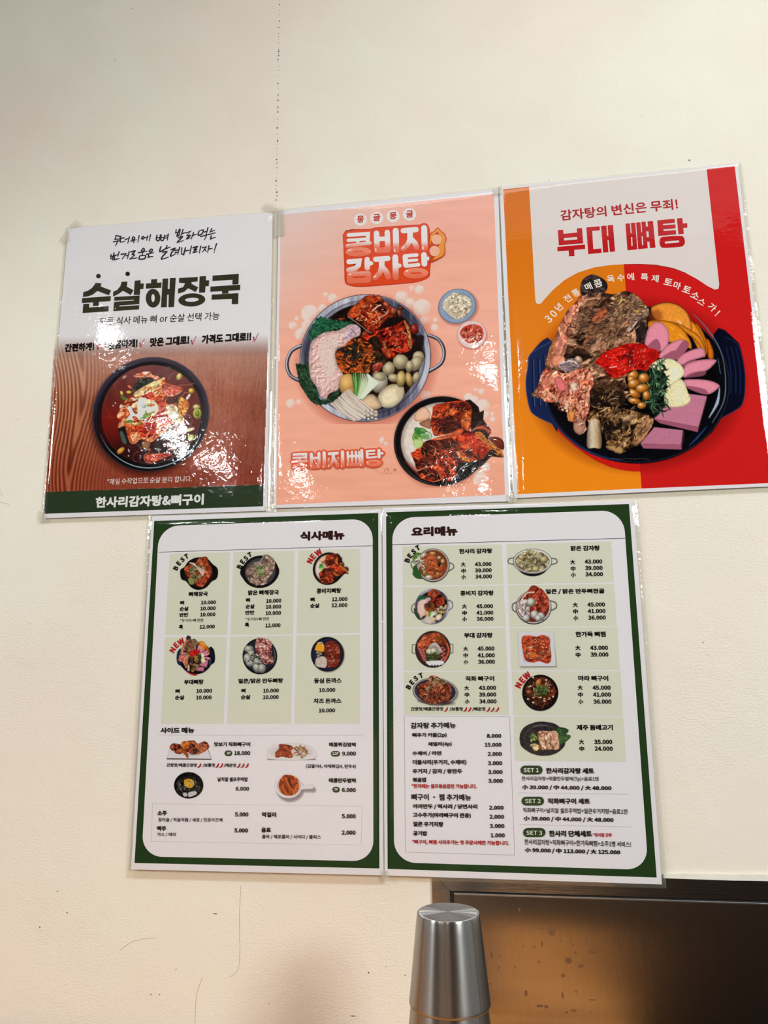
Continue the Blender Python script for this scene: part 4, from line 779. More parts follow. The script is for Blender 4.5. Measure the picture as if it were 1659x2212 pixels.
for a, b_, c_ in (((397, 940), (402, 968), (427, 915)), ((683, 925), (688, 950), (712, 897)), ((1025, 907), (1030, 933), (1055, 880)), ((1437, 885), (1442, 912), (1470, 858))): p.line([a, b_, c_], [7, 6, 3], (170, 30, 55), A); p.done('red_tick_mark'); p.lay -= 1

# ================= poster 2: pink bean stew poster =================
A = (580, 390, 3.13); B = (580, 740, 3.13); D = (610, 620, 4.608); Lg = (735, 450, 6.9125); S = (615, 955, 6.636)
p = Poster([(602, 455), (1076, 407.6), (1102, 1083), (590.5, 1097.5)], -.0024, 'pink poster of two stew pots with bubble lettering, in the middle of the top row', (3, 3.5, 5, 2.5))
def pink_print():
    c = Cv(590, 416, 1096, 1098, 1.7); X, Y = np.meshgrid(c.xs, c.ys)
    t = np.clip((Y-430)/620, 0, 1)[..., None]; k = np.clip(1-((X-600)/360+(Y-430)/330), 0, 1)[..., None]
    w = fbm(X/90, Y/14, 3, 2)[..., None]-.5
    c.C = np.array((242, 176, 158))*(1-t)+np.array((244, 170, 143))*t+w*12; c.C = c.C*(1-k)+np.array((226, 200, 194))*k; c.A[:] = 1
    q = [(606, 464), (1067, 419), (1091, 1069), (596.6, 1090.5)]; c.q = q; return c
def quad_print(c, name, nx=90, ny=120):
    """print filling a four-cornered field exactly"""
    q = np.array(c.q, float); u, v = np.meshgrid(np.linspace(0, 1, nx), np.linspace(0, 1, ny)); u = u[..., None]; v = v[..., None]
    P = (q[0]*(1-u)+q[1]*u)*(1-v)+(q[3]*(1-u)+q[2]*u)*v; i = np.clip(((P[..., 1]-c.ys[0])/c.st).round().astype(int), 0, c.h-1); j = np.clip(((P[..., 0]-c.xs[0])/c.st).round().astype(int), 0, c.w-1)
    Fs = [(a*nx+b_, (a+1)*nx+b_, (a+1)*nx+b_+1, a*nx+b_+1) for a in range(ny-1) for b_ in range(nx-1)]
    p.raw(p.P(P.reshape(-1, 2)), Fs, np.clip(c.C[i, j].reshape(-1, 3), 0, 255)); p.done(name)
c = pink_print()
def bub(x, y, r, fr):
    x, y = x/fr[2]+fr[0], y/fr[2]+fr[1]; r /= fr[2]
    c.ell(x, y, r, r, 0, lambda X, Y, sd: np.array((234, 214, 205.))*(1-np.clip(((X-x)+(Y-y))/r*.5, 0, 1)[..., None]*np.array((.0, .2, .26))), .92, raw=True)
for v in ((275, 265, 88), (250, 390, 60), (185, 470, 60), (1185, 105, 65), (1270, 160, 50), (1390, 205, 85), (1425, 1080, 50), (398, 212, 42), (1410, 330, 40), (428, 75, 25), (498, 112, 45), (145, 315, 22), (103, 385, 40), (1285, 10, 25), (1367, 25, 45), (1520, 332, 22), (1515, 405, 38), (82, 1158, 45), (163, 1145, 23)): bub(*v, D)
for v in ((1352, 370, 30), (1385, 400, 40), (1450, 428, 45), (1465, 490, 25), (1470, 840, 30), (1425, 925, 40), (1400, 320, 12), (1440, 330, 22), (1515, 482, 13), (1515, 520, 18), (767, 660, 20), (795, 684, 11), (1425, 900, 36)): bub(*v, B)
quad_print(c, 'pink_background_print', 230, 310)
p.pic(dish2()); p.pic(dish3())
c = Cv(938, 618, 1060, 758, 1.1).fr(*A)
c.ell(1285, 860, 135, 118, -20, (200, 120, 100), .5, soft=6); c.ell(1276, 850, 130, 116, -20, (110, 126, 150)); c.ell(1275, 848, 122, 110, -20, speck((142, 158, 184), .05, 5, 3)); c.ell(1282, 850, 100, 90, -20, (122, 138, 166), .6, soft=3)
c.poly([(1175, 850), (1195, 800), (1250, 760), (1310, 770), (1360, 800), (1375, 850), (1330, 920), (1270, 940), (1215, 900)], meat([(150, 126, 100), (214, 194, 166), (236, 220, 200)], 3, 0, 1.2, 3)); c.bits([(1180, 840), (1260, 760), (1370, 820), (1330, 920), (1220, 900)], 60, (12, 34), (8, 14), [(240, 226, 205), (228, 205, 178), (205, 180, 150)], 0, 90, 3, dark=.35)
c.ell(1378, 1048, 100, 96, 0, (196, 116, 100), .5, soft=5); c.ell(1374, 1040, 97, 92, 0, (226, 196, 194)); c.ell(1374, 1038, 78, 74, 0, (236, 216, 214)); 
c.poly([(1295, 1040), (1320, 990), (1380, 970), (1440, 990), (1455, 1050), (1420, 1090), (1350, 1095)], meat([(130, 24, 16), (196, 60, 40), (230, 120, 90)], 3, 20, 1.5, 4)); c.bits([(1300, 1040), (1380, 975), (1450, 1030), (1400, 1090), (1330, 1085)], 50, (14, 46), (6, 13), [(214, 80, 56), (236, 140, 110), (160, 36, 26), (240, 170, 150)], 20, 80, 5, dark=.4)
p.pic(c, 'side_dish_picture')
for x, y, r in ((300, 170, 97), (543, 145, 97), (788, 118, 98), (1033, 92, 100)): p.ell(x, y, r, r*.95, (232, 222, 220), fr=Lg)
p.up()
for t, x, y in (('몽', 248, 220), ('글', 490, 194), ('몽', 735, 168), ('글', 982, 142)): p.text(t, (x, y), (x+108, y-8), 106, (190, 48, 30), Lg, .022)
p.done('round_badge_lettering')
def fill(y0, y1):
    def f(P): t = np.clip((P[:, 1]-(y0+.0*P[:, 0]))/(y1-y0), 0, 1)[:, None]; return np.array((232, 222, 222))*(1-t)+np.array((232, 112, 84))*t
    return f
def bubble(strokes, ells, fr, w_out, w_mid, c_out, c_mid, rows, back=None, gap=5):
    """puffed lettering: dark outline, orange body, pale stroke fading to coral"""
    if back: p.line(back+back[:1], 26, c_out, fr, sm=False); p.line(smooth(back, True, 3).tolist(), 24, c_out, fr, closed=True)
    for wd, col in ((w_out, c_out), (w_mid, c_mid)):
        for w, *Q in strokes: p.line(dens(Q), w+wd, col, fr); p.lay += .2
        for cx, cy, rx, ry in ells: p.ell(cx, cy, rx+wd/2, ry+wd/2, col, -2, fr); p.lay += .2
        if wd == w_out and back: p.poly(back, c_mid, fr, sm=True, n=3)
        p.up()
    edge = (236, 140, 116)
    for w, *Q in strokes: p.line(dens(Q), w+gap, edge, fr); p.lay += .15
    p.up()
    for w, *Q in strokes:
        yy = np.mean([q[1] for q in Q]); r = min(rows, key=lambda r: abs(r[0]-yy)); y0, y1 = r[1]/fr[2]+fr[1], r[2]/fr[2]+fr[1]
        p.line(dens(Q), w-gap*.4, fill(y0, y1), fr); p.lay += .15
    for cx, cy, rx, ry in ells: p.ell(cx, cy, rx, ry, edge, -2, fr)
    p.up()
    for cx, cy, rx, ry in ells:
        p.ell(cx, cy, rx-gap*.7, ry-gap*.7, lambda P, cy=cy: np.array((236, 138, 110))*1.-np.clip((P[:, 1]-(cy/fr[2]+fr[1]))/(8), 0, 1)[:, None]*np.array((4, 30, 32)), -2, fr)
    p.up()
def dens(Q):
    out = [Q[0]]
    for a, b_ in zip(Q, Q[1:]):
        n = max(1, int(math.hypot(b_[0]-a[0], b_[1]-a[1])/40))
        out += [(a[0]+(b_[0]-a[0])*k/n, a[1]+(b_[1]-a[1])*k/n) for k in range(1, n+1)]
    return out
ST = [(58, (125, 400), (415, 380), (410, 500)), (50, (120, 478), (400, 460)), (56, (105, 562), (440, 518)), (50, (262, 490), (262, 540)),
      (82, (542, 372), (550, 625)), (82, (702, 360), (710, 615)), (66, (545, 460), (705, 452)), (78, (548, 632), (712, 622)),
      (90, (828, 336), (835, 620)), (80, (940, 335), (1132, 318)), (84, (1042, 350), (1042, 470)), (74, (1042, 450), (1010, 540), (936, 602)), (80, (1050, 450), (1115, 520), (1138, 580)), (90, (1252, 295), (1260, 590)),
      (74, (128, 798), (282, 785), (272, 850), (222, 900), (126, 922)), (80, (402, 765), (404, 890)), (62, (430, 822), (462, 822)), (74, (140, 985), (420, 975)), (74, (140, 1085), (420, 1070)), (74, (140, 985), (140, 1085)), (74, (420, 975), (420, 1070)),
      (78, (527, 762), (712, 748)), (84, (620, 780), (618, 890)), (72, (616, 880), (588, 970), (520, 1036)), (80, (630, 880), (690, 950), (714, 1020)), (88, (822, 730), (828, 1025)), (64, (850, 856), (884, 856)),
      (76, (968, 722), (978, 850)), (54, (962, 712), (1142, 698)), (44, (985, 783), (1142, 772)), (56, (978, 862), (1168, 842)), (86, (1250, 695), (1256, 830)), (60, (1285, 752), (1312, 750))]
bubble(ST, [(270, 648, 190, 70), (1127, 968, 185, 80)], Lg, 62, 40, (200, 56, 36), (224, 72, 36), [(450, 500, 590), (880, 870, 1000)],
       [(84, 345), (450, 320), (520, 300), (840, 275), (1180, 255), (1260, 240), (1320, 300), (1325, 480), (1345, 760), (1330, 900), (1322, 1010), (1240, 1062), (1090, 1100), (700, 1135), (320, 1162), (150, 1145), (80, 1090), (75, 900), (60, 560)])
OR = (222, 72, 38)
for a, b_, w in (((195, 652), (340, 643), 14), ((1050, 970), (1205, 965), 20), ((205, 1030), (350, 1022), 24), ((110, 440), (360, 412), 9), ((300, 492), (370, 488), 10), ((1020, 746), (1135, 740), 10), ((1022, 820), (1150, 812), 10), ((630, 520), (632, 565), 58)): p.line([a, b_], w, OR, Lg, cap=False)
for a, b_ in (((120, 625), (155, 622)), ((530, 600), (532, 640)), ((812, 610), (814, 648)), ((925, 600), (950, 575)), ((1236, 575), (1234, 612)), ((135, 990), (160, 986)), ((505, 1030), (535, 1005)), ((980, 935), (1010, 935)), ((110, 545), (130, 543))): p.line([a, b_], 15, (250, 236, 226), Lg)
p.done('title_lettering')
# bean pod ornament
p.poly([(1455, 288), (1500, 330), (1560, 380), (1588, 460), (1566, 540), (1566, 680), (1500, 745), (1345, 808), (1330, 700), (1335, 400), (1390, 345)], (196, 70, 36), Lg, True); p.up()
p.poly([(1455, 300), (1495, 342), (1550, 390), (1575, 460), (1555, 540), (1552, 670), (1490, 730), (1380, 770), (1440, 690), (1470, 560), (1510, 470), (1480, 400), (1450, 350), (1375, 440), (1340, 550), (1348, 400), (1400, 352)], (232, 148, 66), Lg, True, 3); p.up()
p.ell(1440, 466, 76, 76, (240, 176, 146), fr=Lg); p.ell(1408, 638, 76, 78, (240, 176, 146), fr=Lg); p.done('bean_pod_print')
ST = [(34, (128, 180), (305, 170), (302, 230)), (28, (122, 228), (295, 218)), (32, (112, 284), (318, 272)), (26, (215, 240), (215, 270)), (44, (382, 172), (385, 345)), (44, (490, 160), (492, 338)), (36, (385, 232), (490, 226)), (42, (388, 356), (488, 350)),
      (48, (565, 152), (568, 352)), (42, (638, 168), (756, 158)), (46, (697, 178), (697, 236)), (38, (696, 232), (674, 302), (634, 345)), (42, (702, 232), (742, 292), (756, 342)), (48, (828, 142), (832, 340)),
      (36, (903, 146), (910, 325)), (34, (964, 140), (968, 320)), (34, (1020, 138), (1026, 318)), (30, (1066, 140), (1068, 315)), (36, (905, 205), (1080, 196)), (38, (910, 330), (1070, 320)), (42, (1104, 118), (1110, 330)), (30, (1070, 270), (1104, 268)),
      (36, (1178, 136), (1184, 214)), (30, (1176, 130), (1286, 122)), (22, (1190, 176), (1290, 168)), (28, (1184, 226), (1312, 212)), (44, (1350, 118), (1352, 214)), (34, (1380, 160), (1402, 160))]
bubble(ST, [(222, 350, 106, 40), (1275, 300, 112, 50)], S, 46, 26, (222, 88, 54), (226, 92, 56), [(250, 215, 330)], None, 4)
for a, b_, w in (((160, 354), (290, 348), 10), ((1225, 298), (1325, 294), 14), ((436, 285), (438, 318), 24), ((110, 202), (290, 195), 6), ((990, 250), (992, 290), 10), ((1050, 245), (1052, 288), 10), ((1208, 150), (1285, 146), 7), ((1208, 198), (1290, 190), 7)): p.line([a, b_], w, (222, 84, 50), S, cap=False)
for x, y in ((376, 340), (552, 350), (630, 342), (816, 345), (902, 320), (1090, 328), (1188, 288)): p.line([(x, y-12), (x, y+12)], 10, (250, 236, 226), S)
p.line([(125, 335), (150, 328)], 8, (250, 236, 226), S); p.done('title_lettering')
cu = smooth([(1290, 388), (1340, 425), (1390, 445), (1440, 448), (1485, 420), (1490, 390), (1465, 378), (1435, 392), (1430, 425), (1480, 455), (1530, 445), (1570, 405)], False, 4)
for k in range(0, len(cu), 2): p.ell(cu[k][0], cu[k][1], 4.5, 4.5, (156, 66, 50), fr=S, n=8)
p.poly([(1565, 388), (1582, 378), (1600, 412)], (150, 60, 45), S); p.done('dotted_arrow')

# ================= poster 3: orange and red poster =================
A = (1070, 330, 2.817); B = (1070, 700, 2.817); R3 = (1190, 420, 5.352); X3 = (1150, 570, 3.95)
p = Poster([(1078, 404.5), (1594, 353), (1675.5, 1050), (1110, 1076)], -.0026, 'orange and red poster of a navy meat pot, rightmost of the top row', (1.5, 5, 6, 1.5))
p.poly([(1087, 409), (1332.5, 384.6), (1386, 1055.3), (1118, 1067.4)], lambda P: np.array([(214+28*np.clip((v-400)/500, 0, 1), 110+28*np.clip((v-400)/500, 0, 1), 24) for v in P[:, 1]]))
p.poly([(1332.5, 384.6), (1587, 359), (1668.5, 1043.3), (1386, 1055.3)], (206, 29, 28)); p.done('two_tone_background_print')
p.poly([(205, 205), (1285, 92), (1322, 430), (1362, 800), (1358, 828), (1335, 833), (1290, 810), (1230, 770), (1160, 732), (1080, 702), (980, 683), (880, 677), (780, 679), (700, 683), (600, 698), (500, 730), (420, 775), (350, 835), (300, 890), (280, 915), (262, 922), (247, 912), (243, 890)], (224, 210, 206), A)
p.line([(1160, 732), (1080, 702), (980, 683), (880, 677), (780, 679)], 2.5, (120, 26, 24), A, cap=False); p.done('pale_title_panel')
p.pic(dish4())
RD = (172, 26, 34)
p.text('감자탕의 변신은 무죄!', (115, 307), (1475, 172), 126, RD, R3, .012)
RR = (190, 28, 32)
polys("80 412 142 408 146 455 302 440 300 392 360 388 374 565 92 588|74 607 394 578 397 630 270 641 273 712 210 716 205 649 76 657|410 382 563 368 566 415 478 422 490 632 583 625 586 675 432 690|580 364 642 360 650 478 664 477 656 358 718 352 742 660 682 665 668 528 655 530 665 668 604 672|862 338 915 333 922 448 934 447 925 330 975 326 1000 636 885 646|985 325 1035 321 1045 437 1055 436 1047 317 1095 313 1120 622 1010 634|1117 312 1180 306 1210 615 1146 621|1090 372 1125 369 1129 425 1094 428|1100 495 1135 493 1139 546 1104 550|1230 300 1430 281 1434 328 1297 341 1298 357 1438 345 1442 392 1302 404 1304 422 1444 411 1448 462 1243 481|1457 278 1520 272 1526 336 1576 332 1578 384 1531 388 1536 455 1474 461", RR, R3)
p.poly([(1256, 560), (1262, 515), (1300, 490), (1490, 478), (1535, 496), (1550, 545), (1535, 588), (1490, 606), (1310, 618), (1268, 600)], RR, R3, True); p.up()
PK = (224, 210, 206)
p.poly([(150, 505), (303, 492), (305, 520), (151, 533)], PK, R3); p.line([(1328, 556), (1472, 544)], 24, PK, R3); p.line([(933, 500), (938, 592)], 14, PK, R3); p.line([(1055, 490), (1061, 582)], 14, PK, R3)
p.done('title_lettering')
for ch, x, y, a, h in (('3', 137, 470, 38, 66), ('0', 180, 425, 40, 66), ('년', 225, 370, 38, 64), ('전', 300, 295, 32, 64), ('통', 372, 247, 28, 64), ('매', 478, 193, 20, 64), ('콤', 560, 165, 14, 66), ('육', 668, 127, 6, 64), ('수', 755, 118, 4, 60), ('에', 838, 110, 0, 64), ('특', 957, 112, -5, 62), ('제', 1047, 125, -9, 64), ('토', 1160, 155, -18, 58), ('마', 1235, 185, -23, 64), ('토', 1318, 220, -27, 58), ('소', 1390, 268, -34, 58), ('스', 1445, 322, -38, 52), ('가', 1535, 370, -45, 64), ('!', 1580, 422, -45, 60)):
    p.glyph(ch, x, y, a, h, (236, 222, 214), X3, .009)
p.done('arched_lettering')
# ---- the small dish pictures of the two menus ----
def sd_bone_soup():
    c = Cv(386, 1199, 474, 1277, .9).fr(280, 1090, 5.925)
    c.poly([(648, 840), (700, 800), (760, 720), (870, 675), (990, 690), (1060, 760), (1120, 810), (1132, 880), (1110, 950), (1050, 985), (980, 1060), (880, 1092), (790, 1060), (720, 980), (660, 950)], (12, 10, 12))
    c.ell(885, 880, 185, 170, 0, (40, 20, 16))
    c.poly([(700, 810), (770, 770), (850, 740), (880, 690), (985, 668), (1010, 740), (1045, 800), (1050, 880), (1000, 960), (950, 1040), (880, 1050), (800, 960), (730, 900)], meat([(70, 22, 14), (160, 66, 36), (205, 110, 70)], 3, 30, 1.6, 3))
    c.poly([(775, 800), (900, 770), (960, 850), (860, 980), (790, 930)], meat([(60, 50, 28), (120, 105, 66), (170, 160, 120)], 2.5, 0, 1.4, 5)); c.poly([(750, 950), (800, 940), (825, 1010), (770, 1020)], (130, 140, 80))
    for k in range(5): c.line([(770+k*14, 745+k*2), (960-k*6, 850+k*14)], 14, (214, 186, 176)); 
    c.line([(790, 760), (950, 860)], 3, (120, 70, 60)); c.ell(880, 880, 22, 26, 0, (170, 40, 30)); c.line([(960, 930), (900, 1030)], 30, (170, 70, 45))
    return c
def sd_clear_soup():
    c = Cv(516, 1194, 604, 1275, .9).fr(550, 1090, 5.72)
    c.ell(70, 830, 228, 200, -10, (14, 12, 16)); c.line([(-150, 770), (-165, 850), (-130, 910)], 26, (14, 12, 16)); c.line([(270, 760), (295, 820), (270, 900)], 26, (20, 18, 22))
    c.ell(70, 830, 190, 168, -10, (62, 60, 66))
    c.poly([(-20, 720), (100, 690), (140, 615), (240, 680), (245, 800), (180, 900), (140, 980), (20, 990), (-70, 950), (-90, 880), (-110, 820)], meat([(80, 60, 52), (140, 112, 98), (190, 164, 148)], 3, 30, 1.6, 7))
    c.line([(120, 625), (60, 720), (10, 750)], 16, (150, 140, 138)); c.bits([(0, 770), (130, 760), (120, 890), (30, 870)], 26, (20, 60), (8, 16), [(130, 150, 90), (80, 110, 50), (170, 185, 130)], 40, 60, 2)
    c.bits([(-100, 900), (150, 920), (120, 1000), (-40, 990)], 18, (10, 40), (6, 14), [(220, 190, 165), (170, 120, 95), (240, 225, 210)], 0, 60, 3); c.line([(210, 870), (250, 820)], 8, (60, 66, 60))
    return c
def sd_dumpling_soup():
    c = Cv(523, 1373, 603, 1459, .9).fr(550, 1360, 5.72)
    c.ell(65, 330, 214, 222, 0, (18, 20, 28)); c.ell(60, 325, 190, 195, 0, (34, 36, 46)); c.line([(230, 200), (255, 330), (225, 440)], [4, 12, 4], (120, 124, 130), .8)
    for x, y, rx, ry, r in ((-70, 240, 60, 45, 0), (-40, 300, 50, 50, 0), (-90, 350, 50, 60, 0), (-50, 410, 60, 50, 0), (30, 470, 55, 65, -30), (90, 480, 50, 60, 0), (10, 340, 50, 40, 0), (30, 390, 60, 40, 20)): c.ball(x, y, rx, ry, r, (172, 174, 164), shine=.3, wob=.2, seed=int(x+200))
    c.poly([(20, 130), (60, 100), (200, 145), (215, 300), (230, 400), (130, 430), (60, 330), (10, 250)], meat([(60, 24, 24), (130, 66, 62), (190, 130, 124), (214, 180, 172)], 3, 20, 1.6, 9))
    c.bits([(-100, 260), (60, 300), (80, 420), (-80, 400)], 40, (14, 50), (5, 12), [(226, 226, 214), (60, 70, 50), (190, 196, 170), (30, 32, 30)], 20, 80, 4)
    return c
def sd_cutlet():
    c = Cv(669, 1373, 747, 1454, .9).fr(550, 1360, 5.72)
    c.ell(908, 312, 206, 216, 0, (100, 95, 90), .5, soft=3); c.ell(900, 305, 204, 214, 0, (14, 16, 34)); c.ell(900, 305, 180, 188, 0, (24, 28, 58)); c.ell(930, 300, 150, 170, 0, (12, 12, 22), .6, soft=4)
    c.poly([(860, 190), (930, 140), (1020, 160), (1050, 240), (1060, 340), (1030, 440), (950, 470), (890, 440), (880, 340), (850, 260)], meat([(84, 24, 12), (124, 42, 24), (160, 66, 44)], 5, 30, 1.3, 3)); c.bits([(900, 180), (1020, 200), (1020, 420), (910, 420)], 14, (14, 40), (5, 10), [(215, 170, 150)], 30, 60, 5, dark=0)
    c.poly([(770, 350), (840, 330), (885, 360), (885, 460), (830, 470), (760, 450), (750, 400)], speck((200, 182, 172), .14, 2, 3)); c.poly([(745, 240), (780, 170), (850, 190), (850, 270), (760, 260)], (228, 160, 44)); c.line([(780, 165), (830, 160), (850, 200)], 12, (210, 196, 150))
    for x, y in ((780, 285), (815, 300), (790, 325)): c.ball(x, y, 24, 18, 0, (150, 146, 120), shine=.2)
    return c
def sd_grill_tray():
    c = Cv(358, 1597, 460, 1646, .9).fr(270, 1360, 5.72)
    c.poly([(560, 1430), (1010, 1440), (1070, 1605), (515, 1600)], (216, 210, 214), sm=False); c.poly([(515, 1590), (1060, 1596), (1065, 1608), (518, 1602)], (70, 50, 50), sm=False); c.line([(1012, 1445), (1068, 1600)], 6, (150, 140, 142))
    c.poly([(560, 1500), (760, 1520), (930, 1540), (800, 1560)], (170, 165, 172), .7, soft=4)
    c.poly([(550, 1450), (600, 1405), (700, 1420), (740, 1385), (850, 1370), (900, 1410), (990, 1380), (1040, 1440), (1000, 1500), (900, 1540), (820, 1540), (760, 1510), (660, 1540), (590, 1500)], meat([(30, 12, 10), (80, 32, 22), (150, 66, 40), (190, 110, 80)], 3.2, 10, 1.6, 3, 2))
    c.poly([(690, 1420), (720, 1380), (790, 1390), (795, 1450), (740, 1480), (700, 1460)], meat([(160, 80, 30), (222, 130, 60)], 3, 30, 1.5, 4)); c.line([(720, 1500), (760, 1540), (775, 1585)], [40, 44, 14], (160, 74, 34)); c.bits([(780, 1400), (1020, 1400), (1000, 1500), (800, 1520)], 24, (8, 20), (5, 10), [(190, 150, 90), (120, 50, 36)], 0, 90, 5)
    return c
def sd_fried_tray():
    c = Cv(576, 1603, 684, 1645, .9).fr(550, 1360, 5.72)
    c.poly([(245, 1425), (650, 1425), (745, 1595), (735, 1612), (175, 1612), (168, 1595)], (150, 140, 140), .8); c.poly([(245, 1422), (650, 1422), (742, 1592), (172, 1596)], (220, 212, 210)); c.poly([(270, 1450), (640, 1450), (690, 1560), (230, 1560)], (206, 197, 196), .8, soft=3)
    c.poly([(255, 1520), (300, 1470), (310, 1415), (440, 1430), (480, 1465), (450, 1500), (475, 1560), (440, 1590), (340, 1570), (265, 1585)], meat([(60, 20, 12), (130, 46, 24), (190, 96, 56)], 4, 20, 1.6, 3)); c.bits([(490, 1450), (600, 1430), (650, 1520), (620, 1590), (500, 1550)], 60, (20, 60), (6, 14), [(190, 60, 40), (226, 150, 110), (216, 214, 180), (160, 46, 34), (196, 200, 140)], 10, 70, 4)
    return c
def sd_rice_bowl():
    c = Cv(374, 1665, 441, 1727, .9).fr(270, 1640, 5.72)
    c.ell(787, 322, 181, 163, 0, (10, 10, 11)); c.ell(780, 340, 150, 130, 0, meat([(6, 6, 6), (30, 29, 28), (70, 68, 66)], 3, 50, 1.4, 3, 1.5)); c.poly([(735, 260), (790, 240), (845, 265), (850, 330), (800, 355), (740, 330)], meat([(180, 130, 30), (222, 170, 60)], 2.5, 30, 1.2, 4))
    c.poly([(715, 420), (760, 415), (770, 455), (730, 460)], (190, 186, 186)); c.poly([(790, 410), (870, 395), (885, 430), (800, 468), (780, 450)], (196, 192, 192)); c.bits([(670, 260), (920, 280), (900, 400), (660, 400)], 30, (8, 24), (3, 7), [(130, 130, 130), (180, 180, 178)], 0, 90, 6, dark=0)
    return c
def sd_cup_bowl():
    c = Cv(590, 1667, 684, 1735, .9).fr(550, 1640, 5.72)
    c.ell(440, 380, 165, 145, 0, (150, 135, 140), .7, soft=6); c.line([(600, 375), (730, 380)], 60, (150, 135, 140), .6, soft=5)
    c.line([(560, 345), (640, 345), (700, 338)], [60, 44, 58], (222, 214, 216)); c.ell(418, 330, 168, 150, 0, (228, 220, 222)); c.ell(425, 328, 150, 132, 0, (205, 180, 172)); c.poly([(300, 300), (350, 205), (440, 195), (520, 230), (545, 300), (540, 380), (490, 435), (400, 450), (340, 420), (310, 370)], meat([(90, 26, 8), (150, 56, 18), (200, 96, 40)], 4, 60, 1.8, 3)); c.line([(370, 230), (400, 300), (450, 400)], 44, (160, 66, 26)); c.line([(380, 230), (410, 300), (455, 380)], 10, (205, 120, 60)); c.line([(425, 250), (450, 320)], 18, (70, 20, 10)); c.line([(480, 420), (530, 320)], 34, (196, 100, 36)); c.line([(340, 340), (390, 430)], 34, (190, 84, 30))
    return c
def handles(c, L, R_, w=12):
    for Q in (L, R_): c.line(Q, w, (50, 44, 44)); c.line([(x-2, y-3) for x, y in Q], w*.4, (200, 195, 190), .9)
def sd_stew():
    c = Cv(884, 1181, 984, 1262, .9).fr(820, 1070, 5.72)
    handles(c, [(440, 800), (390, 830), (400, 890), (440, 920)], [(850, 830), (905, 850), (910, 900), (850, 935)])
    c.poly([(410, 760), (440, 710), (520, 720), (560, 800), (480, 870), (420, 830)], (84, 120, 50)); c.poly([(420, 880), (500, 870), (560, 1010), (480, 1030), (420, 990)], (46, 86, 38))
    c.ell(660, 865, 205, 208, 0, (60, 50, 50)); c.ell(660, 862, 198, 200, 0, (170, 160, 158)); c.ell(660, 860, 180, 184, 0, (120, 56, 28)); 
    c.poly([(410, 960), (480, 900), (520, 1000), (470, 1025), (420, 990)], (46, 86, 38))
    c.poly([(540, 780), (600, 710), (700, 760), (720, 840), (800, 870), (820, 930), (700, 1010), (590, 980), (510, 880)], meat([(110, 44, 22), (170, 82, 46), (205, 120, 76)], 4, 30, 1.6, 3)); c.poly([(560, 800), (640, 750), (720, 820), (680, 890), (590, 900)], meat([(150, 66, 34), (196, 106, 62)], 3, 0, 1.4, 4))
    for x, y, rx, ry, r, col in ((540, 740, 45, 26, -40, (226, 205, 180)), (660, 715, 40, 20, 10, (215, 165, 100)), (735, 770, 26, 20, 0, (205, 190, 160)), (780, 815, 24, 32, 0, (222, 170, 130)), (735, 850, 20, 30, 0, (50, 30, 24)), (610, 1010, 50, 26, 5, (232, 212, 188)), (560, 960, 26, 40, -20, (180, 160, 90)), (720, 970, 26, 20, 0, (200, 150, 90))): c.ball(x, y, rx, ry, r, col, shine=.2)
    c.bits([(400, 810), (500, 750), (560, 900), (450, 870)], 22, (50, 110), (8, 14), [(230, 222, 210), (205, 196, 176)], 10, 60, 6); c.bits([(520, 860), (560, 860), (600, 980), (550, 960)], 10, (20, 60), (6, 10), [(200, 190, 120), (190, 60, 40)], 60, 30, 7)
    return c
def sd_clear_stew():
    c = Cv(1095, 1182, 1207, 1248, .9).fr(1090, 1070, 5.35)
    handles(c, [(110, 720), (50, 735), (45, 780), (110, 800)], [(545, 725), (600, 740), (600, 780), (540, 800)], 11)
    c.ell(325, 790, 190, 145, 0, (24, 20, 22)); c.ell(323, 762, 225, 145, 0, (130, 124, 124)); c.ell(323, 760, 215, 136, 0, (220, 214, 212)); c.ell(320, 765, 200, 124, 0, (110, 102, 90))
    c.poly([(130, 770), (170, 690), (270, 630), (400, 650), (490, 710), (510, 790), (440, 860), (330, 888), (210, 860)], meat([(60, 50, 34), (128, 112, 80), (180, 164, 124), (214, 204, 172)], 3.2, 10, 1.4, 3)); c.bits([(150, 760), (280, 640), (470, 720), (480, 820), (240, 860)], 80, (20, 70), (4, 10), [(214, 204, 176), (140, 130, 80), (176, 160, 120), (90, 76, 50)], 0, 80, 5)
    for x, y, rx, ry in ((195, 715, 36, 30), (455, 740, 46, 36), (360, 850, 44, 34)): c.ball(x, y, rx, ry, 0, (206, 184, 130), shine=.15)
    return c
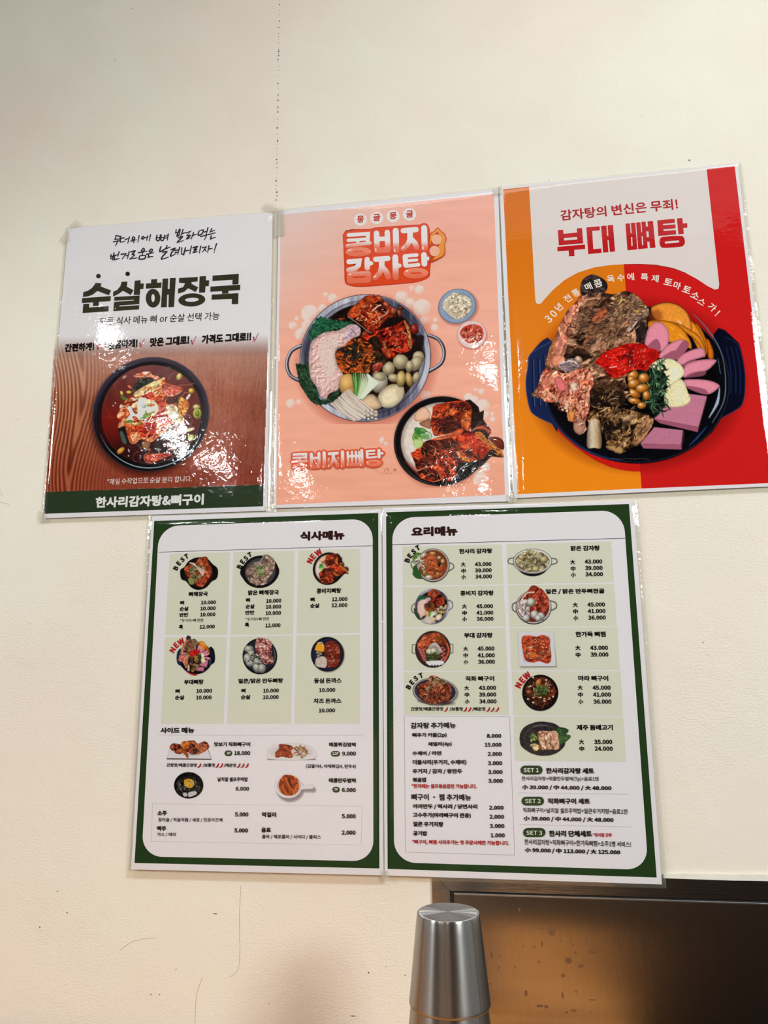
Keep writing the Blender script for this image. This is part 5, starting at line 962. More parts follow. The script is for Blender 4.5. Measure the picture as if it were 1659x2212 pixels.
def sd_hot_pot():
    c = Cv(1104, 1262, 1206, 1351, .9).fr(1090, 1070, 5.35)
    handles(c, [(150, 1230), (95, 1260), (95, 1320), (140, 1350)], [(530, 1220), (590, 1240), (595, 1300), (530, 1330)], 14)
    c.ell(335, 1295, 206, 196, 0, (40, 34, 36)); c.ell(335, 1290, 200, 190, 0, (190, 180, 180)); c.ell(332, 1290, 184, 174, 0, (110, 40, 28))
    c.poly([(210, 1170), (260, 1110), (330, 1040), (430, 1085), (470, 1130), (510, 1200), (500, 1290), (420, 1370), (330, 1340), (260, 1260)], meat([(84, 22, 14), (150, 52, 34), (200, 100, 76)], 4, -30, 1.6, 3)); c.line([(200, 1200), (260, 1130), (340, 1120)], 16, (220, 190, 180))
    c.poly([(150, 1260), (200, 1200), (270, 1220), (290, 1340), (280, 1440), (200, 1400), (160, 1330)], meat([(120, 90, 84), (190, 174, 170), (222, 214, 208)], 4, 70, 2, 4)); c.ball(305, 1235, 50, 50, 0, (206, 206, 190), shine=.2)
    for x, y, rx, ry in ((345, 1380, 46, 50), (420, 1400, 44, 50), (250, 1420, 44, 44), (390, 1420, 40, 40)): c.ball(x, y, rx, ry, 0, (206, 198, 196), shine=.3, wob=.2, seed=x)
    c.ell(375, 1195, 20, 18, 0, (220, 130, 110), hole=1.2)
    return c
def sd_army_stew():
    c = Cv(888, 1361, 982, 1445, .9).fr(820, 1340, 5.72)
    for Q in ([(440, 295), (405, 300), (402, 400), (435, 412)], [(875, 290), (908, 300), (905, 400), (880, 410)]): c.line(Q, 8, (110, 100, 96), sm=False)
    c.ell(658, 358, 220, 228, 0, (14, 16, 26)); c.ell(658, 358, 216, 224, 0, (120, 120, 130), .7, hole=.6); c.ell(658, 358, 200, 206, 0, (70, 26, 20))
    c.poly([(480, 260), (560, 180), (700, 150), (760, 180), (700, 260), (600, 320), (560, 370), (470, 340)], meat([(90, 26, 14), (170, 70, 36), (215, 120, 76)], 4, -30, 2, 3)); c.poly([(700, 200), (780, 180), (840, 290), (770, 300), (700, 260)], meat([(50, 20, 10), (120, 50, 20), (170, 84, 34)], 3, 60, 2, 4))
    for k in range(6): c.ball(500+k*12, 360+k*26, 36, 16, 25, (176, 90, 84), shine=.2); c.ball(540+k*8, 370+k*28, 22, 12, 20, (200, 110, 100), shine=.2)
    for k in range(7): c.ball(775+(k % 2)*24, 340+k*24, 26, 13, -20, (190, 84, 84), shine=.5)
    c.line([(830, 290), (855, 380), (800, 500)], 22, (200, 90, 60)); c.poly([(600, 340), (690, 270), (770, 370), (760, 400), (690, 420)], (190, 178, 166)); c.bits([(620, 330), (690, 280), (760, 370), (700, 380)], 16, (60, 110), (4, 8), [(232, 226, 216), (150, 138, 128)], -40, 10, 5); c.ball(620, 385, 50, 40, 0, (214, 208, 176), shine=.1); c.ball(670, 380, 44, 40, 0, (218, 212, 184), shine=.1)
    c.bits([(570, 430), (720, 400), (750, 460), (640, 520), (580, 490)], 50, (20, 60), (7, 14), [(60, 90, 46), (96, 126, 66), (40, 64, 36)], 0, 80, 6); c.poly([(570, 515), (640, 500), (780, 500), (785, 540), (700, 565), (620, 560)], (222, 218, 218))
    for k in range(4): c.poly([(630+k*36, 565), (648+k*36, 545), (662+k*36, 567)], (14, 14, 18), sm=False)
    return c
def sd_grill_plate():
    c = Cv(890, 1456, 992, 1527, .9).fr(820, 1340, 5.72)
    c.ell(695, 888, 275, 168, 5, (120, 110, 104), .6, soft=5); c.ell(685, 880, 275, 168, 5, (44, 40, 46)); c.ell(685, 878, 270, 162, 5, (190, 184, 184), .9, hole=1.6); c.ell(688, 876, 252, 148, 5, (38, 40, 58)); c.ell(700, 1010, 200, 30, 4, (60, 34, 36), .8, soft=4)
    c.poly([(480, 800), (590, 760), (620, 690), (700, 690), (780, 740), (870, 800), (890, 880), (860, 980), (760, 1010), (640, 1030), (540, 980), (480, 900)], meat([(40, 16, 10), (100, 40, 24), (160, 74, 44), (190, 110, 76)], 3.4, 60, 1.8, 3))
    c.bits([(590, 760), (680, 690), (820, 760), (700, 840), (560, 920)], 60, (16, 60), (5, 11), [(206, 196, 170), (150, 160, 110), (224, 214, 200), (160, 110, 80)], 20, 80, 4); c.bits([(520, 820), (860, 820), (840, 960), (560, 980)], 40, (30, 80), (5, 11), [(190, 110, 70), (120, 50, 30), (70, 24, 16)], 60, 40, 5)
    return c
def sd_square_plate():
    c = Cv(1114, 1361, 1206, 1447, .9).fr(1090, 1340, 5.35)
    c.poly([(165, 140), (560, 140), (600, 540), (185, 545)], (110, 104, 100), .6, soft=5, n=1); c.poly([(152, 132), (160, 128), (555, 130), (568, 140), (592, 520), (585, 530), (175, 533), (168, 525)], (214, 208, 212), sm=False); c.poly([(195, 180), (525, 178), (545, 480), (215, 485)], (196, 190, 196), .9, soft=2, sm=False)
    c.poly([(195, 230), (220, 180), (300, 175), (370, 190), (440, 168), (520, 210), (525, 300), (540, 400), (525, 480), (480, 500), (400, 470), (330, 490), (240, 460), (215, 380), (200, 300)], meat([(100, 26, 16), (176, 60, 38), (214, 106, 70)], 4, 0, 1.5, 3)); c.bits([(210, 240), (500, 200), (520, 440), (260, 440)], 70, (14, 60), (5, 12), [(226, 140, 80), (236, 200, 170), (90, 84, 60), (150, 40, 26), (210, 120, 60)], 10, 60, 4); c.ell(325, 400, 40, 30, 0, (222, 120, 50), .8); c.bits([(350, 340), (460, 350), (440, 460), (380, 440)], 24, (8, 26), (4, 8), [(70, 80, 60), (130, 130, 104)], 0, 80, 5)
    return c
def sd_mala():
    c = Cv(1125, 1455, 1209, 1539, .9).fr(1090, 1340, 5.35)
    c.ell(412, 838, 213, 214, 0, (240, 235, 225), .7); c.ell(412, 838, 209, 210, 0, (16, 11, 10)); c.ell(412, 820, 175, 170, 0, meat([(20, 10, 8), (60, 26, 16), (110, 54, 32)], 3.4, 20, 1.4, 3))
    c.bits([(260, 780), (400, 660), (560, 740), (580, 860), (460, 950), (280, 900)], 90, (10, 34), (7, 15), [(205, 150, 110), (170, 80, 50), (90, 36, 22), (226, 200, 160), (60, 60, 30)], 0, 80, 4); c.line([(580, 820), (500, 900), (430, 1020)], [34, 22, 10], (120, 44, 26)); c.ball(285, 830, 40, 26, 20, (160, 76, 50), shine=.3); c.ball(390, 720, 30, 50, 30, (206, 120, 60), shine=.3)
    c.bits([(330, 800), (400, 750), (490, 780), (490, 850), (380, 870)], 70, (14, 34), (7, 14), [(70, 110, 56), (100, 140, 76), (44, 80, 40)], 0, 90, 5)
    for x, y in ((330, 660), (480, 690), (300, 760), (270, 910), (330, 950), (460, 930), (560, 880)): c.ell(x, y, 12, 10, 0, (214, 200, 180))
    return c
def sd_pork():
    c = Cv(1120, 1556, 1236, 1635, .9).fr(1090, 1340, 5.35)
    c.ell(440, 1368, 268, 200, 3, (40, 34, 38), wob=.06); c.ell(440, 1358, 215, 150, 0, (66, 58, 64)); c.ell(440, 1365, 205, 140, 0, (38, 33, 37)); c.line([(330, 1230), (420, 1210), (500, 1215)], [6, 16, 6], (120, 112, 120), .7, soft=3)
    c.poly([(540, 1290), (590, 1240), (680, 1240), (740, 1270), (700, 1320), (600, 1340)], meat([(26, 50, 28), (56, 86, 48)], 4, 30, 1.6, 3)); c.poly([(580, 1360), (640, 1310), (765, 1335), (700, 1410), (620, 1450), (585, 1420)], meat([(34, 60, 30), (72, 104, 56)], 4, 30, 1.6, 4)); c.line([(590, 1400), (740, 1340)], 4, (110, 140, 90), .7)
    for k in range(3):
        x = 385+k*66; c.poly([(x, 1300), (x+40, 1278), (x+95, 1292), (x+110, 1400), (x+110, 1480), (x+40, 1490), (x+10, 1400)], meat([(150, 96, 72), (206, 156, 126), (226, 190, 166)], 3, 80, 1.6, 8+k)); c.line([(x+6, 1300), (x+14, 1400), (x+40, 1488)], 5, (90, 50, 36), .7)
    c.bits([(400, 1290), (480, 1290), (480, 1340), (400, 1350)], 14, (10, 30), (5, 9), [(130, 70, 40)], 0, 80, 5); c.bits([(380, 1440), (450, 1430), (460, 1500), (390, 1500)], 14, (14, 40), (6, 10), [(176, 110, 60), (110, 60, 36)], 0, 80, 8)
    c.bits([(275, 1330), (340, 1300), (380, 1370), (310, 1410)], 22, (14, 34), (12, 22), [(130, 160, 76), (90, 124, 50), (200, 206, 130)], 0, 90, 6); c.poly([(295, 1440), (350, 1420), (385, 1440), (395, 1490), (350, 1510), (320, 1470)], meat([(190, 150, 90), (226, 205, 160)], 3, 0, 1.4, 7)); c.ball(295, 1350, 30, 26, 0, (40, 66, 36), shine=.1, a=.5)
    return c
# ================= the two menus below =================
A = (280, 1090, 5.925); B = (550, 1090, 5.72); Cc = (270, 1360, 5.72); D = (550, 1360, 5.72); E = (270, 1640, 5.72); Fq = (550, 1640, 5.72)
def rq(c4, r):
    """four-cornered field with rounded corners"""
    out = []; c4 = [np.array(v, float) for v in c4]
    for i in range(4):
        a, b_, c_ = c4[i-1], c4[i], c4[(i+1) % 4]; u = (a-b_)/np.linalg.norm(a-b_); v = (c_-b_)/np.linalg.norm(c_-b_)
        for k in range(11): t = k/10*math.pi/2; out.append(b_+u*r*(1-math.sin(t))+v*r*(1-math.cos(t)))
    return out
GR = (38, 60, 30); TILE = (214, 211, 192); PW = (221, 212, 214); KK = (28, 21, 22); GL = (188, 180, 180)
def frame_print(outer, inner, r):
    n = 60; f = rq(inner, r); oc = np.mean(f, 0); per = []
    # the border as a ring: every inner outline point joins its partner on the outer edge
    o4 = [np.array(v, float) for v in outer]; op = []
    for k, q in enumerate(f):
        cn = k//11; t = (k % 11)/10; a, b_, c_ = o4[cn-1], o4[cn], o4[(cn+1) % 4]; ia, ib, ic = [np.array(inner[(cn+d) % 4], float) for d in (-1, 0, 1)]
        if t <= .5: L_ = np.linalg.norm(ia-ib); op.append(b_+(a-b_)*(r/L_)*(1-2*t))
        else: L_ = np.linalg.norm(ic-ib); op.append(b_+(c_-b_)*(r/L_)*(2*t-1))
    m_ = len(f); V = p.P(np.vstack([f, op])); p.raw(V, [(i, (i+1) % m_, m_+(i+1) % m_, m_+i) for i in range(m_)], GR); p.done('green_border')
def rows(S, fr, h=50, bold=.018, col=KK, each=None):
    for ln in S.strip().split('\n'):
        v = [t.strip() for t in ln.split('|')]; x0, y0, x1, y1 = [float(t) for t in v[1].split()]
        hh = float(v[2]) if len(v) > 2 and v[2] else h; p.text(v[0], (x0, y0), (x1, y1), hh, {'r': (178, 30, 36), 'w': (228, 226, 214)}.get(v[4] if len(v) > 4 else '', col), fr, float(v[3]) if len(v) > 3 and v[3] else bold)
        if each: p.done(each); p.lay -= 1
def arc(word, pts, fr, col, h=66):
    if word == 'NEW': h = 76
    for ch, (x, y, a) in zip(word, pts): p.glyph(ch, x, y, a, h, col, fr, .035)
def chili(xs, y, fr):
    for x in xs:
        p.done('lettering')
        p.poly([(x-26, y+22), (x-18, y+26), (x+2, y+20), (x+18, y), (x+22, y-24), (x+12, y-30), (x+2, y-10), (x-10, y+8)], (168, 22, 26), fr, True, 2); p.done('chili_mark')
def pill(x0, y0, x1, y1, fr): r = (y1-y0)/2; p.line([(x0+r, (y0+y1)/2), (x1-r, (y0+y1)/2)], y1-y0, GR, fr)
def tiles(S):
    out = []
    for ln in S.strip().split('\n'):
        v = [float(t) for t in ln.split()]; p.poly(list(zip(v[::2], v[1::2])), TILE); out.append(p.done('menu_tile'))
    return out
p = Poster([(328, 1115), (824.5, 1100), (829, 1891), (283, 1878)], -.0046, 'green-bordered menu with six dish tiles above side dishes and drinks, left of the bottom row', (4.5, 1.2, 9, 1))
frame_print([(333.2, 1125.4), (817, 1108), (819.6, 1876), (290.6, 1864.3)], [(343.3, 1136.5), (805, 1120.5), (806.6, 1860.6), (306, 1850)], 44)
tiles("""366.4 1196 496.9 1193 491 1371 356.8 1371.6
504.5 1192.3 636.5 1189.7 633 1370.4 498 1371
644.4 1188.8 778.1 1185.6 777.4 1366.5 640.9 1368.6
356.5 1376.6 489.4 1375.4 483 1563.3 347.4 1563.3
497.6 1375.2 632.5 1373 628 1562.8 490.8 1563.2
640.6 1372.6 777.6 1370.5 777.6 1562.4 636.5 1562.8""")
p.line([(342.9, 1192.7), (804.9, 1178.8)], 1.0, (60, 50, 50), cap=False); p.done('ruled_line'); p.line([(340.8, 1587.8), (784, 1588.3)], .7, GL, cap=False); p.done('ruled_line')
for a, b_ in (((329.4, 1735.8), (782.5, 1741.4)), ((782.5, 1741.4), (780.3, 1825.3)), ((780.3, 1825.3), (326.8, 1817.4)), ((326.8, 1817.4), (329.4, 1735.8))): p.line([a, b_], .6, (200, 192, 192), cap=False)
p.done('ruled_box')
for c in (sd_bone_soup(), sd_clear_soup(), D3.mini([(675, 1193), (753.6, 1190.5), (675, 1266)], 672, 1188, 757, 1268, .9), D4.mini([(378.9, 1372), (470.9, 1372), (378.9, 1464.6)], 378, 1368, 468, 1460, .9), sd_dumpling_soup(), sd_cutlet(), sd_grill_tray(), sd_fried_tray(), sd_rice_bowl(), sd_cup_bowl()): p.pic(c); p.lay -= 1
p.lay += 2
rows("""식사메뉴|560 447 1112 432|116|.034""", B, col=(48, 20, 20)); p.done('heading_lettering')
rows("""뼈해장국|755 1178 1000 1172|62
뼈|645 1283 697 1281|52
순살|640 1362 755 1358|55
반반|637 1440 750 1436|55
특|630 1595 682 1593|56
*우거지+뼈 반반|645 1505 945 1500|42|.004
10.000|912 1278 1104 1274
10.000|905 1355 1100 1350
10.000|903 1433 1097 1428
12.000|895 1590 1090 1585""", A)
p.done('menu_lettering')
rows("""맑은 뼈해장국|-81.5 1121 300 1113|62
뼈|-108 1207 -57 1205|52
순살|-111 1285 0 1283|54
반반|-115 1362 -3 1359|54
특|-121 1515 -68 1513|55
*우거지+뼈 반반|-115 1438 180 1431|42|.004
10.000|142 1215 330 1210
10.000|138 1288 328 1284
10.000|136 1367 326 1362
12.000|132 1518 320 1514""", B)
p.done('menu_lettering')
rows("""콩비지뼈탕|765 1100 1070 1093|64
뼈|690 1200 742 1198|52
순살|687 1278 802 1275|55
12.000|955 1195 1147 1190
12.000|952 1270 1146 1266""", B)
p.done('menu_lettering')
rows("""부대뼈탕|728 680 970 676|62
뼈|622 788 675 786|52
순살|617 868 733 865|55
10.000|882 783 1075 780
10.000|878 865 1070 862""", Cc)
p.done('menu_lettering')
rows("""얼큰/맑은 만두뼈탕|-204 672 352 665|66
뼈|-165 782 -112 780|52
순살|-169 862 -52 859|55
10.000|105 780 300 777
10.000|102 860 298 858""", D)
p.done('menu_lettering')
rows("""등심 돈까스|733 665 1075 660|65
10.000|797 773 997 770
치즈 돈까스|728 912 1072 910|62
10.000|793 1025 995 1022""", D)
p.done('menu_lettering')
BK = (24, 19, 20); RC = (178, 30, 34)
for fr, pts in ((A, ((590, 812, 68), (628, 750, 52), (676, 703, 40), (728, 662, 27))), (A, ((1405, 793, 68), (1443, 730, 52), (1488, 685, 40), (1538, 640, 27)))): arc('BEST', pts, fr, BK); p.done('badge_lettering')
arc('NEW', ((685, 695, 66), (722, 640, 50), (788, 592, 34)), B, RC); p.done('badge_lettering'); arc('NEW', ((588, 252, 62), (632, 193, 46), (692, 150, 32)), Cc, RC); p.done('badge_lettering')
rows("""사이드 메뉴|435 1282 855 1280|72|.03""", Cc, col=(38, 34, 28)); p.done('heading_lettering')
for x0, x1, fr, y0, y1 in ((1230, 1326, Cc, 1494, 1562), (942, 1056, D, 1500, 1568), (961, 1052, Fq, 340, 411)): pill(x0, y0, x1, y1, fr)
p.up()
rows("""맛보기 직화뼈구이|1100 1445 1547 1445|56
3P|1253 1543 1307 1543|34|.01|w
18.000|1350 1552 1547 1552|53""", Cc); p.done('side_menu_lettering')
rows("""매콤튀김범벅|920 1447 1250 1448|54
12P|960 1548 1038 1548|34|.01|w
9.000|1082 1558 1252 1558|53""", D); p.done('side_menu_lettering')
rows("""간장맛/매콤간장맛|513 98 890 100|48
/보통맛|958 100 1113 101|50
/매운맛|1220 102 1375 103|50
날치알 셀프주먹밥|1143 275 1517 276|54
6.000|1367 390 1533 391|52""", E, bold=.014, each='side_menu_lettering')
chili((920, 1140, 1190, 1405, 1455, 1507), 80, E)
rows("""(김말이4, 야채튀김4, 만두4)|635 114 1252 118|54|.01
매콤만두범벅|917 290 1250 292|58
7P|982 390 1030 390|32|.01|w
6.000|1078 405 1250 407|52""", Fq); p.done('side_menu_lettering')
rows("""소주|400 697 515 698|60
5.000|1357 708 1525 709|53
참이슬 / 처음처럼 / 새로 / 진로이즈백|410 775 1203 780|52|.008
맥주|393 885 507 886|60
5.000|1350 905 1518 907|53
카스 / 테라|397 955 630 957|50|.008""", E, each='drinks_lettering')
rows("""막걸리|90 715 265 717|62
5.000|1077 730 1250 732|54
음료|83 903 200 905|60
2.000|1075 932 1248 934|54
콜라 / 제로콜라 / 사이다 / 쿨피스|90 985 820 991|54|.008""", Fq, each='drinks_lettering')

A = (820, 1070, 5.72); B = (1090, 1070, 5.35); Cc = (820, 1340, 5.72); D = (1090, 1340, 5.35); E = (830, 1620, 5.72); G = (1100, 1620, 4.88)
p = Poster([(826, 1097), (1368, 1082), (1430, 1910.6), (830.5, 1891)], -.0050, 'green-bordered menu with nine pot dishes, extras and set menus, right of the bottom row', (1.2, 4.5, 4, 1))
frame_print([(834, 1106.7), (1358.6, 1088.7), (1418.6, 1895.6), (837.3, 1877)], [(847.3, 1118.6), (1346.5, 1101.8), (1400.5, 1879.2), (851.3, 1862.8)], 47)
tiles("""869 1180.5 1084.3 1175.8 1087.8 1262.3 870.2 1265
869.8 1268 1088 1265 1091.9 1353 870.7 1355.3
870.7 1358.4 1091.9 1356 1095.7 1448.7 872 1448.7
872 1451.4 1095.9 1450.7 1099.7 1544.2 872.4 1543.7
1094 1175.6 1320.3 1169.4 1325.9 1257.5 1097.5 1261.6
1097.9 1264.4 1326.4 1261 1332.6 1351.9 1101.2 1354
1101.2 1356.4 1333 1354 1339.2 1447 1105.3 1447.5
1105.9 1450.3 1340 1450 1345.5 1545.6 1109.6 1544.7
1110 1547.5 1346 1547.9 1352 1645.6 1112.7 1643""")
p.line([(847.2, 1176.4), (1350.2, 1162.7)], 1.1, (60, 50, 50), cap=False); p.done('ruled_line')
bx = [(873.3, 1546.3), (1100.6, 1548), (1111.8, 1847.3), (875.8, 1840.6)]
for a, b_ in zip(bx, bx[1:]+bx[:1]): p.line([a, b_], .8, (176, 168, 168), cap=False)
p.done('ruled_box'); p.line([(95, 452), (1268, 466)], 3.2, GL, G, cap=False); p.done('ruled_line'); p.line([(107, 785), (1292, 811)], 3.2, GL, G, cap=False); p.done('ruled_line')
for c in (sd_stew(), D2.mini([(886.5, 1272), (980, 1271), (886.5, 1350)], 884, 1268, 983, 1353, .9), sd_army_stew(), sd_grill_plate(), sd_clear_stew(), sd_hot_pot(), sd_square_plate(), sd_mala(), sd_pork()): p.pic(c); p.lay -= 1
p.lay += 2
rows("""요리메뉴|392 509 965 498|120|.034""", A, col=(48, 20, 20)); p.done('heading_lettering')
def price3(fr, n, *r):
    for s_, t, x0, y0, x1, y1 in zip('大中小', n.split(), r[0::4], r[1::4], r[2::4], r[3::4]): pass
def item(fr, name, nb, lst, h=50):
    rows(f"{name}|{nb}", fr)
    for z, xz, yz, pr, x0, y0, x1, y1 in lst: rows(f"{z}|{xz} {yz} {xz+57} {yz-1}|56\n{pr}|{x0} {y0} {x1} {y1}|{h}", fr)
    p.done('menu_lettering')
item(A, '한사리 감자탕', '983 722 1393 716|62', (('大', 1005, 882, '43.000', 1177, 876, 1383, 873), ('中', 1010, 962, '39.000', 1180, 952, 1386, 949), ('小', 1010, 1036, '34.000', 1183, 1028, 1389, 1025)))
item(A, '콩비지 감자탕', '997 1240 1412 1236|62', (('大', 1020, 1400, '45.000', 1195, 1395, 1403, 1393), ('中', 1023, 1482, '41.000', 1197, 1475, 1406, 1473), ('小', 1023, 1557, '36.000', 1200, 1552, 1408, 1550)))
item(B, '맑은 감자탕', '765 642 1103 638|60', (('大', 760, 799, '43.000', 927, 790, 1130, 788), ('中', 765, 875, '39.000', 932, 865, 1135, 863), ('小', 768, 947, '34.000', 936, 937, 1139, 935)))
item(B, '얼큰 / 맑은 만두뼈전골', '475 1144 1157 1138|62', (('大', 790, 1293, '45.000', 958, 1287, 1162, 1285), ('中', 793, 1370, '41.000', 963, 1363, 1167, 1361), ('小', 797, 1445, '36.000', 968, 1438, 1172, 1436)))
item(Cc, '부대 감자탕', '1045 218 1397 216|66', (('大', 1035, 379, '45.000', 1212, 375, 1420, 374), ('中', 1037, 461, '41.000', 1213, 458, 1425, 457), ('小', 1040, 543, '36.000', 1217, 538, 1426, 537)), 53)
item(Cc, '직화 뼈구이', '1062 752 1417 750|64', (('大', 1048, 864, '43.000', 1227, 860, 1440, 859), ('中', 1053, 947, '39.000', 1230, 943, 1443, 942), ('小', 1055, 1031, '34.000', 1232, 1028, 1447, 1027)), 53)
item(D, '한가득 뼈찜', '822 192 1170 190|62', (('大', 820, 346, '43.000', 990, 342, 1197, 341), ('中', 823, 427, '39.000', 995, 421, 1202, 420)), 51)
item(D, '마라 뼈구이', '853 699 1200 701|62', (('大', 847, 806, '45.000', 1018, 803, 1227, 803), ('中', 850, 887, '41.000', 1023, 883, 1232, 883), ('小', 855, 968, '36.000', 1028, 965, 1237, 965)), 51)
item(D, '제주 돔베고기', '835 1270 1253 1270|65', (('大', 862, 1433, '35.000', 1037, 1430, 1247, 1430), ('中', 866, 1512, '24.000', 1042, 1508, 1252, 1510)), 52)
arc('BEST', ((342, 802, 68), (374, 746, 50), (420, 693, 38), (472, 648, 26)), A, BK); p.done('badge_lettering'); arc('BEST', ((358, 823, 60), (398, 765, 46), (448, 716, 34), (512, 682, 20)), Cc, BK); p.done('badge_lettering'); arc('NEW', ((162, 750, 64), (204, 690, 48), (258, 640, 34)), D, RC); p.done('badge_lettering')
rows("""간장맛/매콤간장맛|387 1122 790 1122|50
/보통맛|865 1124 1033 1124|52
/매운맛|1145 1124 1312 1124|52""", Cc, bold=.014)
chili((822, 1060, 1112, 1345, 1398, 1455), 1103, Cc); p.done('spice_level_lettering')
rows("""감자탕 추가메뉴|385 1338 943 1335|76|.014
뼈추가 커플(2p)|405 1452 830 1450|62
8.000|1325 1452 1505 1452|50
패밀리(4p)|602 1562 893 1560|60
15.000|1300 1562 1508 1562|50
수제비 / 라면|405 1674 765 1672|58
2.000|1337 1675 1513 1675|50""", Cc)
rows("""더블사리(우거지, 수제비)|353 187 1018 187|66
3.000|1282 188 1460 188|52
우거지 / 감자 / 왕만두|350 297 965 297|64
3.000|1285 297 1465 298|52
볶음밥|352 398 525 396|58
3.000|1287 407 1468 408|52
*런치때는 셀프볶음밥만 가능합니다.|340 473 1147 478|56|.014|r
뼈구이 · 찜 추가메뉴|337 620 1073 627|80|.014
야끼만두 / 떡사리 / 당면사리|355 730 1152 735|64
2.000|1297 738 1478 739|52
고수추가(마라뼈구이 전용)|355 838 1072 846|66
2.000|1302 850 1483 852|52
얼큰 우거지탕|358 945 732 950|62
3.000|1305 965 1488 966|52
공기밥|358 1058 532 1060|58
1.000|1317 1080 1492 1082|52
*뼈구이, 뼈찜 사리추가는 첫 주문시에만 가능합니다.|347 1168 1547 1186|62|.014|r""", E)
p.done('extras_lettering')
pill(118, 165, 353, 258, G); pill(130, 492, 368, 585, G); pill(146, 822, 383, 918, G); p.up()
rows("""SET 1|152 233 312 235|44|.008|w
한사리감자탕 세트|390 249 897 252|62
한사리감자탕+매콤만두범벅(7p)+음료1캔|135 330 945 335|52|.006
小 39.000 / 中 44.000 / 大 48.000|137 420 1080 432|54""", G); p.done('set_menu_lettering')
rows("""SET 2|168 560 333 562|45|.008|w
직화뼈구이 세트|407 570 853 572|62
직화뼈구이+날치알 셀프주먹밥+얼큰우거지탕+음료1캔|147 660 1248 678|54|.006
小 39.000 / 中 44.000 / 大 48.000|152 750 1103 768|55""", G); p.done('set_menu_lettering')
rows("""SET 3|182 895 348 897|45|.008|w
한사리 단체세트|422 914 875 917|66
*회식팀 강추|887 917 1085 918|42|.014|r
한사리감자탕+직화뼈구이+한가득뼈찜+소주1병 서비스!|163 998 1287 1026|60|.006
小 99.000 / 中 113.000 / 大 125.000|167 1084 1173 1110|56""", G, each='set_menu_lettering')
# ================= clear tape, wall marks =================
def quadpatch(name, pts, y, m_, label=None, cat=None, group=None, th=.00012, parent=None):
    P = unp(pts, y); o = P.mean(0); n = len(P); V = [q for q in P]+[q+np.array([0, th, 0]) for q in P]
    Fs = [tuple(range(n))[::-1], tuple(range(n, 2*n))]+[(i, (i+1) % n, n+(i+1) % n, n+i) for i in range(n)]
    ob = mesh(name, V, Fs, None, m_, parent, origin=o if not parent else (0, 0, 0))
    if not parent: ob.location = o; tag(ob, label, cat, group)
    return ob
TG = 'clear tape pieces holding the posters'
for pts, y, lb in (([(150, 486), (165, 473), (176, 484), (170, 489), (150, 492)], -.0040, 'clear tape tab above the upper left corner of the soup bowl poster'),
                   ([(130, 515), (142, 498), (149, 497), (148, 520), (139, 525)], -.0041, 'clear tape tab beside the left edge of the soup bowl poster, near its top'),
                   ([(567, 444), (578, 436), (596, 443), (600, 452), (586, 458), (574, 455)], -.0042, 'clear tape tab above the gap between the soup and pink posters'),
                   ([(592, 450), (613.5, 447), (615.5, 508), (594, 511)], -.0043, 'clear tape strip over the upper left corner of the pink poster'),
                   ([(574, 1092), (596, 1088), (598, 1108), (576, 1112)], -.0044, 'clear tape joining the bottom corners of the soup and pink posters'),
                   ([(84, 1102), (97, 1104), (99, 1126), (90, 1129), (82, 1120)], -.0042, 'clear tape at the lower left corner of the soup bowl poster'),
                   ([(1066, 404), (1084, 401), (1086, 418), (1068, 421)], -.0046, 'clear tape bridging the tops of the pink and orange posters'),
                   ([(1096, 1066), (1116, 1064), (1118, 1084), (1098, 1086)], -.0047, 'clear tape bridging the bottoms of the pink and orange posters'),
                   ([(824, 1880), (838, 1882), (842, 1903), (832, 1904), (825, 1896)], -.0068, 'clear tape at the bottom between the two green menus')):
    quadpatch('adhesive_tape', pts, y, TAPE, lb, 'tape', TG)
wall = bpy.data.objects['wall_front']
# chipped vertical seam, hairline cracks and specks, all lying on the wall
rng = random.Random(3); V = []; Fs = []
def mark(x, y, w, h, a=0.):
    P = unp([(x, y)], -.00015-len(Fs)*1e-6)[0]; k = len(V); n = rng.randint(4, 6)
    for i in range(n):
        t = i/n*2*math.pi+rng.uniform(-.3, .3); r = rng.uniform(.7, 1.2); u, v = w/2*r*math.cos(t)/1650, h/2*r*math.sin(t)/1650
        V.append(P+np.array([u*math.cos(a)-v*math.sin(a), 0, u*math.sin(a)+v*math.cos(a)]))
    Fs.append(tuple(range(k, k+n)))
y = 2.
while y < 432:
    x = 603.5-6.5*(y/430)+rng.uniform(-1, 1); big = rng.random() < .3
    mark(x, y, rng.uniform(1, 2.6) if not big else 3.6, rng.uniform(1.5, 3.4) if not big else 5, rng.uniform(-.6, .6)); y += rng.uniform(3, 15)
for x, y, w, h in ((145, 1972, 3, 3), (86, 2003, 3, 4), (466, 1974, 10, 2.2), (326, 2148, 3, 3), (345, 2148, 3, 3), (581, 2168, 2, 2), (796, 2101, 3, 3), (124, 1925, 3, 2), (285, 18, 3, 3), (248, 128, 3, 3), (812, 246, 2, 3), (92, 425, 2, 2), (1660-275, 250, 2, 2), (1519, 1388, 3, 3), (875, 2107, 3, 3), (762, 2195, 12, 1.6), (380, 2094, 2, 2), (1186, 390, 2, 2), (1530, 1415, 2, 2), (40, 905, 2, 2), (833, 2088, 2, 2), (1489, 346, 4, 4)): mark(x, y, w, h)
mesh('paint_chips', V, Fs, None, CHIP, wall, 'stuff')
def crack(pts, w, m_):
    P = smooth(pts, False, 6); P = P+np.array([[rng.uniform(-.6, .6), rng.uniform(-.6, .6)] for _ in P]); d = np.gradient(P, axis=0); d /= np.linalg.norm(d, axis=1)[:, None]; nn = np.stack([-d[:, 1], d[:, 0]], 1)*w/2
    Q = unp(np.vstack([P+nn, P-nn]), -.00012); n = len(P); mesh('hairline_crack', Q, [(i, i+1, n+i+1, n+i) for i in range(n-1)], None, m_, wall)
HL = plain('hairline_grey', (178, 164, 142), .8)
